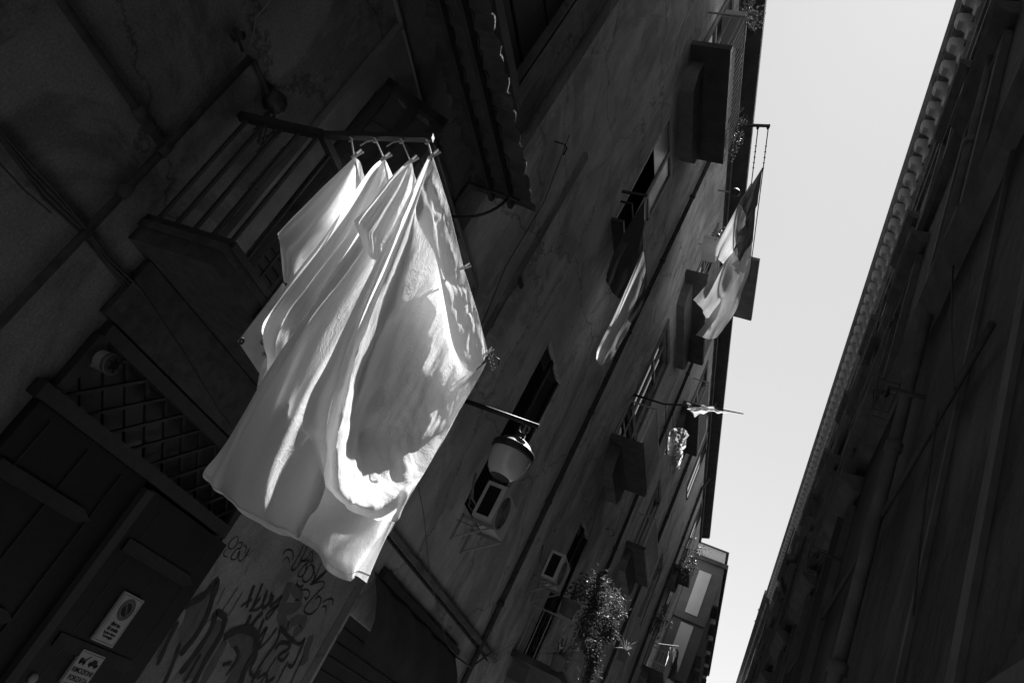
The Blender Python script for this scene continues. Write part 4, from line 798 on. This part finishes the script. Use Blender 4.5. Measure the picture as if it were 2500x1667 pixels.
laundry('hanging_cloth', 'dark pointed cloth at the near end of the upper laundry, against the sky', 'cloth', [[(1864, 405, -2.7), (1856, 450, -2.7), (1850, 500, -2.7)], [(1838, 448, -2.75), (1836, 490, -2.72), (1834, 530, -2.72)], [(1805, 497, -2.78), (1818, 520, -2.74), (1822, 560, -2.74)]], 'dark_cloth', 1)
laundry('hanging_cloth', 'pale cloth hanging behind the dark pointed one on the upper line', 'cloth', [[(1834, 446, -2.9), (1826, 500, -2.9), (1818, 560, -2.9)], [(1800, 505, -2.92), (1798, 550, -2.9), (1795, 600, -2.9)], [(1757, 588, -3.1), (1765, 610, -3.08), (1778, 650, -3.06)], [(1748, 623, -3.14), (1756, 635, -3.14), (1766, 645, -3.12)]], 'sheet2', 2)
laundry('hanging_cloth', 'dark shirt in the middle of the upper laundry line', 'cloth', [[(1846, 505, -2.72), (1842, 545, -2.72), (1838, 590, -2.72)], [(1815, 555, -2.76), (1818, 590, -2.72), (1816, 620, -2.72)], [(1797, 560, -2.78), (1800, 610, -2.74), (1804, 640, -2.74)]], 'dark_cloth', 3)
laundry('hanging_sheet', 'long pale sheet of the upper laundry tapering towards the wall', 'sheet', [[(1812, 585, -2.9), (1808, 630, -2.9), (1804, 680, -2.9)], [(1770, 640, -2.94), (1772, 680, -2.88), (1778, 730, -2.9)], [(1730, 690, -3.1), (1735, 725, -3.02), (1745, 770, -3.06)], [(1692, 732, -3.2), (1712, 752, -3.12), (1722, 775, -3.16)]], 'sheet2', 4)
laundry('hanging_sheet', 'lower pale sheet at the far end of the upper laundry', 'sheet', [[(1836, 600, -2.74), (1830, 660, -2.74), (1812, 705, -2.76)], [(1795, 680, -2.8), (1800, 720, -2.76), (1800, 750, -2.78)], [(1740, 760, -2.94), (1755, 780, -2.88), (1780, 784, -2.9)], [(1698, 818, -3.04), (1735, 828, -2.98), (1755, 820, -3.0)]], 'sheet2', 5)
laundry('hanging_cloth', 'grey cloth hanging beside the eave in the upper laundry', 'cloth', [[(1840, 560, -2.72), (1836, 600, -2.72), (1832, 650, -2.72)], [(1808, 620, -2.75), (1812, 640, -2.72), (1812, 670, -2.72)], [(1790, 640, -2.77), (1792, 658, -2.74), (1800, 668, -2.74)]], 'grey_cloth', 6)
# first window rack
A0, A1 = Vector((L, 9.6, 10.33)), Vector((-3.55, 9.6, 10.35))
t = thing('drying_rack', A0, 'iron arms of the drying rack at the open middle window', 'drying rack'); obj('arm', MB().bar(A0, A1, .04, .04), M['iron'], t); obj('arm', MB().bar((L, 11.72, 10.1), (-3.5, 11.72, 10.1), .03, .03), M['iron'], t)
P0, P1 = Vector((-3.56, 9.6, 10.33)), Vector((-3.52, 11.72, 10.1))
tag(obj('clothesline', MB().tube([P0.lerp(P1, i / 10) + Vector((0, 0, -.06 * math.sin(i * .314))) for i in range(11)], .008, 5), M['cord']), 'pale cord in front of the open middle window', 'clothesline')
laundry('hanging_cloth', 'dark grey shirt hanging under the open middle window', 'cloth', [[(1573, 490, -3.56), (1572, 540, -3.56), (1570, 608, -3.55)], [(1535, 550, -3.58), (1545, 590, -3.55), (1556, 640, -3.55)], [(1500, 615, -3.6), (1512, 650, -3.55), (1535, 690, -3.56)], [(1478, 670, -3.6), (1486, 700, -3.58), (1510, 730, -3.57)]], 'dark_cloth', 7)
laundry('hanging_sheet', 'long bright narrow sheet looped under the middle window', 'sheet', [[(1571, 612, -3.53), (1575, 645, -3.5), (1578, 690, -3.5)], [(1535, 690, -3.55), (1545, 720, -3.46), (1560, 745, -3.52)], [(1500, 770, -3.56), (1515, 790, -3.45), (1530, 810, -3.52)], [(1462, 845, -3.56), (1480, 855, -3.44), (1500, 862, -3.52)], [(1455, 875, -3.54), (1466, 891, -3.46), (1483, 884, -3.52)]], 'sheet', 8)
laundry('hanging_cloth', 'dark cloth at the far end of the middle window line', 'cloth', [[(1577, 660, -3.48), (1579, 680, -3.48), (1580, 705, -3.48)], [(1555, 720, -3.5), (1560, 735, -3.48), (1565, 750, -3.48)], [(1530, 775, -3.5), (1534, 782, -3.48), (1540, 790, -3.48)]], 'dark_cloth', 9)
# flag pole, hanging trousers
f0, f1 = Vector((L, 16.05, 10.1)), PY(1815, 1010, 16.6); fm = PY(1620, 986, 16.2)
tag(obj('flagpole', MB().tube([f0, fm, PY(1720, 992, 16.4), f1], [.03, .025, .022, .012], 8), M['iron'], base=f0), 'thin dark flagpole leaning out over the alley', 'flagpole')
def PYc(rows, amp, seed):
    G_ = surf([[PY(*c) for c in r_] for r_ in rows], 8, 8)
    return [[Vector(p) + Vector((0, amp * N2(p, 5), amp * .6 * N2(p + 3, 7))) for p in row] for row in G_]
tag(obj('flag', MB().grid(PYc([[(1675, 986, 16.3), (1700, 988, 16.36), (1735, 996, 16.45), (1775, 1003, 16.5)], [(1690, 1000, 16.2), (1710, 998, 16.3), (1738, 1002, 16.4), (1774, 1004, 16.5)], [(1676, 1002, 16.25), (1705, 1006, 16.35), (1725, 1008, 16.45), (1765, 1005, 16.5)], [(1690, 1012, 16.2), (1696, 1014, 16.3), (1710, 1010, 16.4), (1750, 1006, 16.5)]], .12, 1)), M['sheet2']), 'pale flag wrapped around the leaning pole', 'flag')
laundry('hanging_trousers', 'crumpled white trousers dangling below the flagpole', 'trousers', [[(1632, 1060, -3.0), (1645, 1048, -2.95), (1662, 1044, -3.0), (1678, 1052, -2.95)], [(1634, 1080, -3.0), (1648, 1075, -2.9), (1664, 1072, -3.0), (1680, 1070, -2.95)], [(1630, 1100, -3.02), (1645, 1100, -2.92), (1660, 1095, -3.0), (1672, 1085, -2.95)], [(1637, 1120, -3.0), (1650, 1118, -2.92), (1662, 1115, -3.0), (1668, 1100, -2.98)], [(1634, 1142, -3.0), (1645, 1138, -2.94), (1656, 1138, -3.0), (1663, 1128, -2.98)], [(1636, 1156, -3.0), (1640, 1158, -2.95), (1650, 1148, -3.0), (1661, 1140, -2.98)]], 'sheet', 10, .03, 'laundry below the flagpole', .06)
laundry('hanging_cloth', 'small white rag left of the dangling trousers', 'cloth', [[(1636, 1055, -3.03), (1630, 1075, -3.03), (1632, 1090, -3.03)], [(1630, 1090, -3.03), (1628, 1095, -3.03), (1636, 1098, -3.03)], [(1622, 1106, -3.03), (1628, 1109, -3.03), (1638, 1104, -3.03)]], 'sheet', 11, .03, 'laundry below the flagpole')
b = MB()
for (p0_, p1_) in (((1625, 988), (1627, 1110)), ((1643, 990), (1643, 1050)), ((1676, 1000), (1676, 1055))): b.tube([PX(*p0_, -3.0), PX(*p1_, -3.0)], .008, 5)
tag(obj('clothesline', b, M['darkcable']), 'thin cords holding the trousers below the flagpole', 'clothesline')
# far lower laundry
f0, f1 = PX(1600, 1570, -3.6), PX(1657, 1577, -3.0)
tag(obj('drying_rack', MB().bar(f0, f1, .04, .04), M['iron'], base=f0), 'short drying bar on the lowest far balcony', 'drying rack')
laundry('hanging_cloth', 'dark shirt on the drying bar of the lowest far balcony', 'cloth', [[(1650, 1580, -3.05), (1654, 1582, -3.0), (1657, 1590, -3.0)], [(1640, 1620, -3.1), (1646, 1625, -3.0), (1650, 1630, -3.0)], [(1632, 1655, -3.1), (1640, 1660, -3.0), (1644, 1665, -3.0)]], 'dark_cloth', 12, .08, 'laundry on the far balcony')
laundry('hanging_cloth', 'white and grey striped towel on the lowest far balcony', 'cloth', [[(1636, 1578, -3.2), (1642, 1580, -3.15), (1648, 1584, -3.2)], [(1630, 1600, -3.22), (1636, 1605, -3.12), (1640, 1610, -3.2)], [(1622, 1630, -3.22), (1628, 1635, -3.12), (1634, 1640, -3.2)]], 'grey_cloth', 13, .08, 'laundry on the far balcony')

# ------------------------------------------------------------------ small things on the left wall
pc = PX(1190, 1600, -3.75)
an = thing('television_aerial', pc, 'thin metal television aerial bracketed off the left wall near the plant balcony', 'aerial')
c = MB().tube([PX(1110, 1600, L), PX(1150, 1628, -3.85), PX(1200, 1590, -3.75)], .014, 8); obj('mast', c, M['iron'], an)
c = MB()
e0, e1 = PX(1200, 1600, -3.75), PX(1256, 1570, -3.7); c.tube([e0, e1], .006, 5)
for i in range(8): q = e0.lerp(e1, i / 7); c.tube([q + Vector((0, 0, .14)), q - Vector((0, 0, .16))], .004, 4)
e0, e1 = PX(1190, 1608, -3.75), PX(1217, 1613, -3.6); c.tube([e0, e1], .006, 5)
for i in range(4): q = e0.lerp(e1, i / 3); c.tube([q + Vector((0, 0, .12)), q - Vector((0, 0, .2))], .004, 4)
obj('element', c, M['grey'], an)
C = [PX(*q, -3.93) for q in ((1022, 1190), (1035, 1260), (1045, 1360), (1060, 1450), (1080, 1530), (1098, 1580), (1150, 1628))]
tag(obj('hanging_cable', MB().tube([Vector(v) for v in catmull([list(p) for p in C], 6)], .007, 6), M['cable']), 'pale loose cable drooping down the left wall beside the sheets', 'cable')
C = [PX(*q, -3.97) for q in ((1390, 330), (1330, 490), (1235, 650), (1190, 760), (1150, 850))]
tag(obj('wall_wire', MB().tube(C, .006, 6).tube([PX(*q, -3.97) for q in ((1265, 690), (1230, 740), (1200, 800))], .006, 6).box(-3.99, -3.95, *sorted((PX(1265, 682, -3.97).y, PX(1280, 690, -3.97).y)), PX(1270, 686, -3.97).z - .03, PX(1270, 686, -3.97).z + .03), M['darkcable']), 'dark wire with a clip running down the streaked wall beside the sheets', 'wire')
tag(obj('wall_hook', MB().tube([PX(*q, -3.95) for q in ((1355, 346), (1378, 352), (1384, 362), (1376, 378))], .012, 6), M['iron']), 'bent iron hook high on the streaked wall right of the tiled canopy', 'hook')
tag(obj('wall_hook', MB().tube([PX(*q, -3.95) for q in ((1480, 1290), (1495, 1292), (1500, 1304), (1492, 1308))], .014, 6), M['iron']), 'bent iron hook on the wall below the curtained balcony', 'hook')
C = [PX(*q, -3.96) for q in ((900, 1250), (960, 1330), (1100, 1500), (1190, 1612))]
tag(obj('wall_cable', MB().tube(C, .018, 6), M['darkcable']), 'thick dark cable slanting along the ledge above the shop awning', 'cable')
sp = PX(1795, 470, -3.4)
t = thing('wall_lamp', sp, 'small dark round lamp on a bracket beside the upper laundry', 'lamp')
obj('arm', MB().tube([PX(1755, 465, L), PX(1775, 468, -3.7), sp], .02, 8), M['grey'], t)
obj('shade', MB().lathe([(0, -.1), (.08, -.08), (.13, 0), (.08, .08), (0, .1)], sp, 20), M['iron'], t)
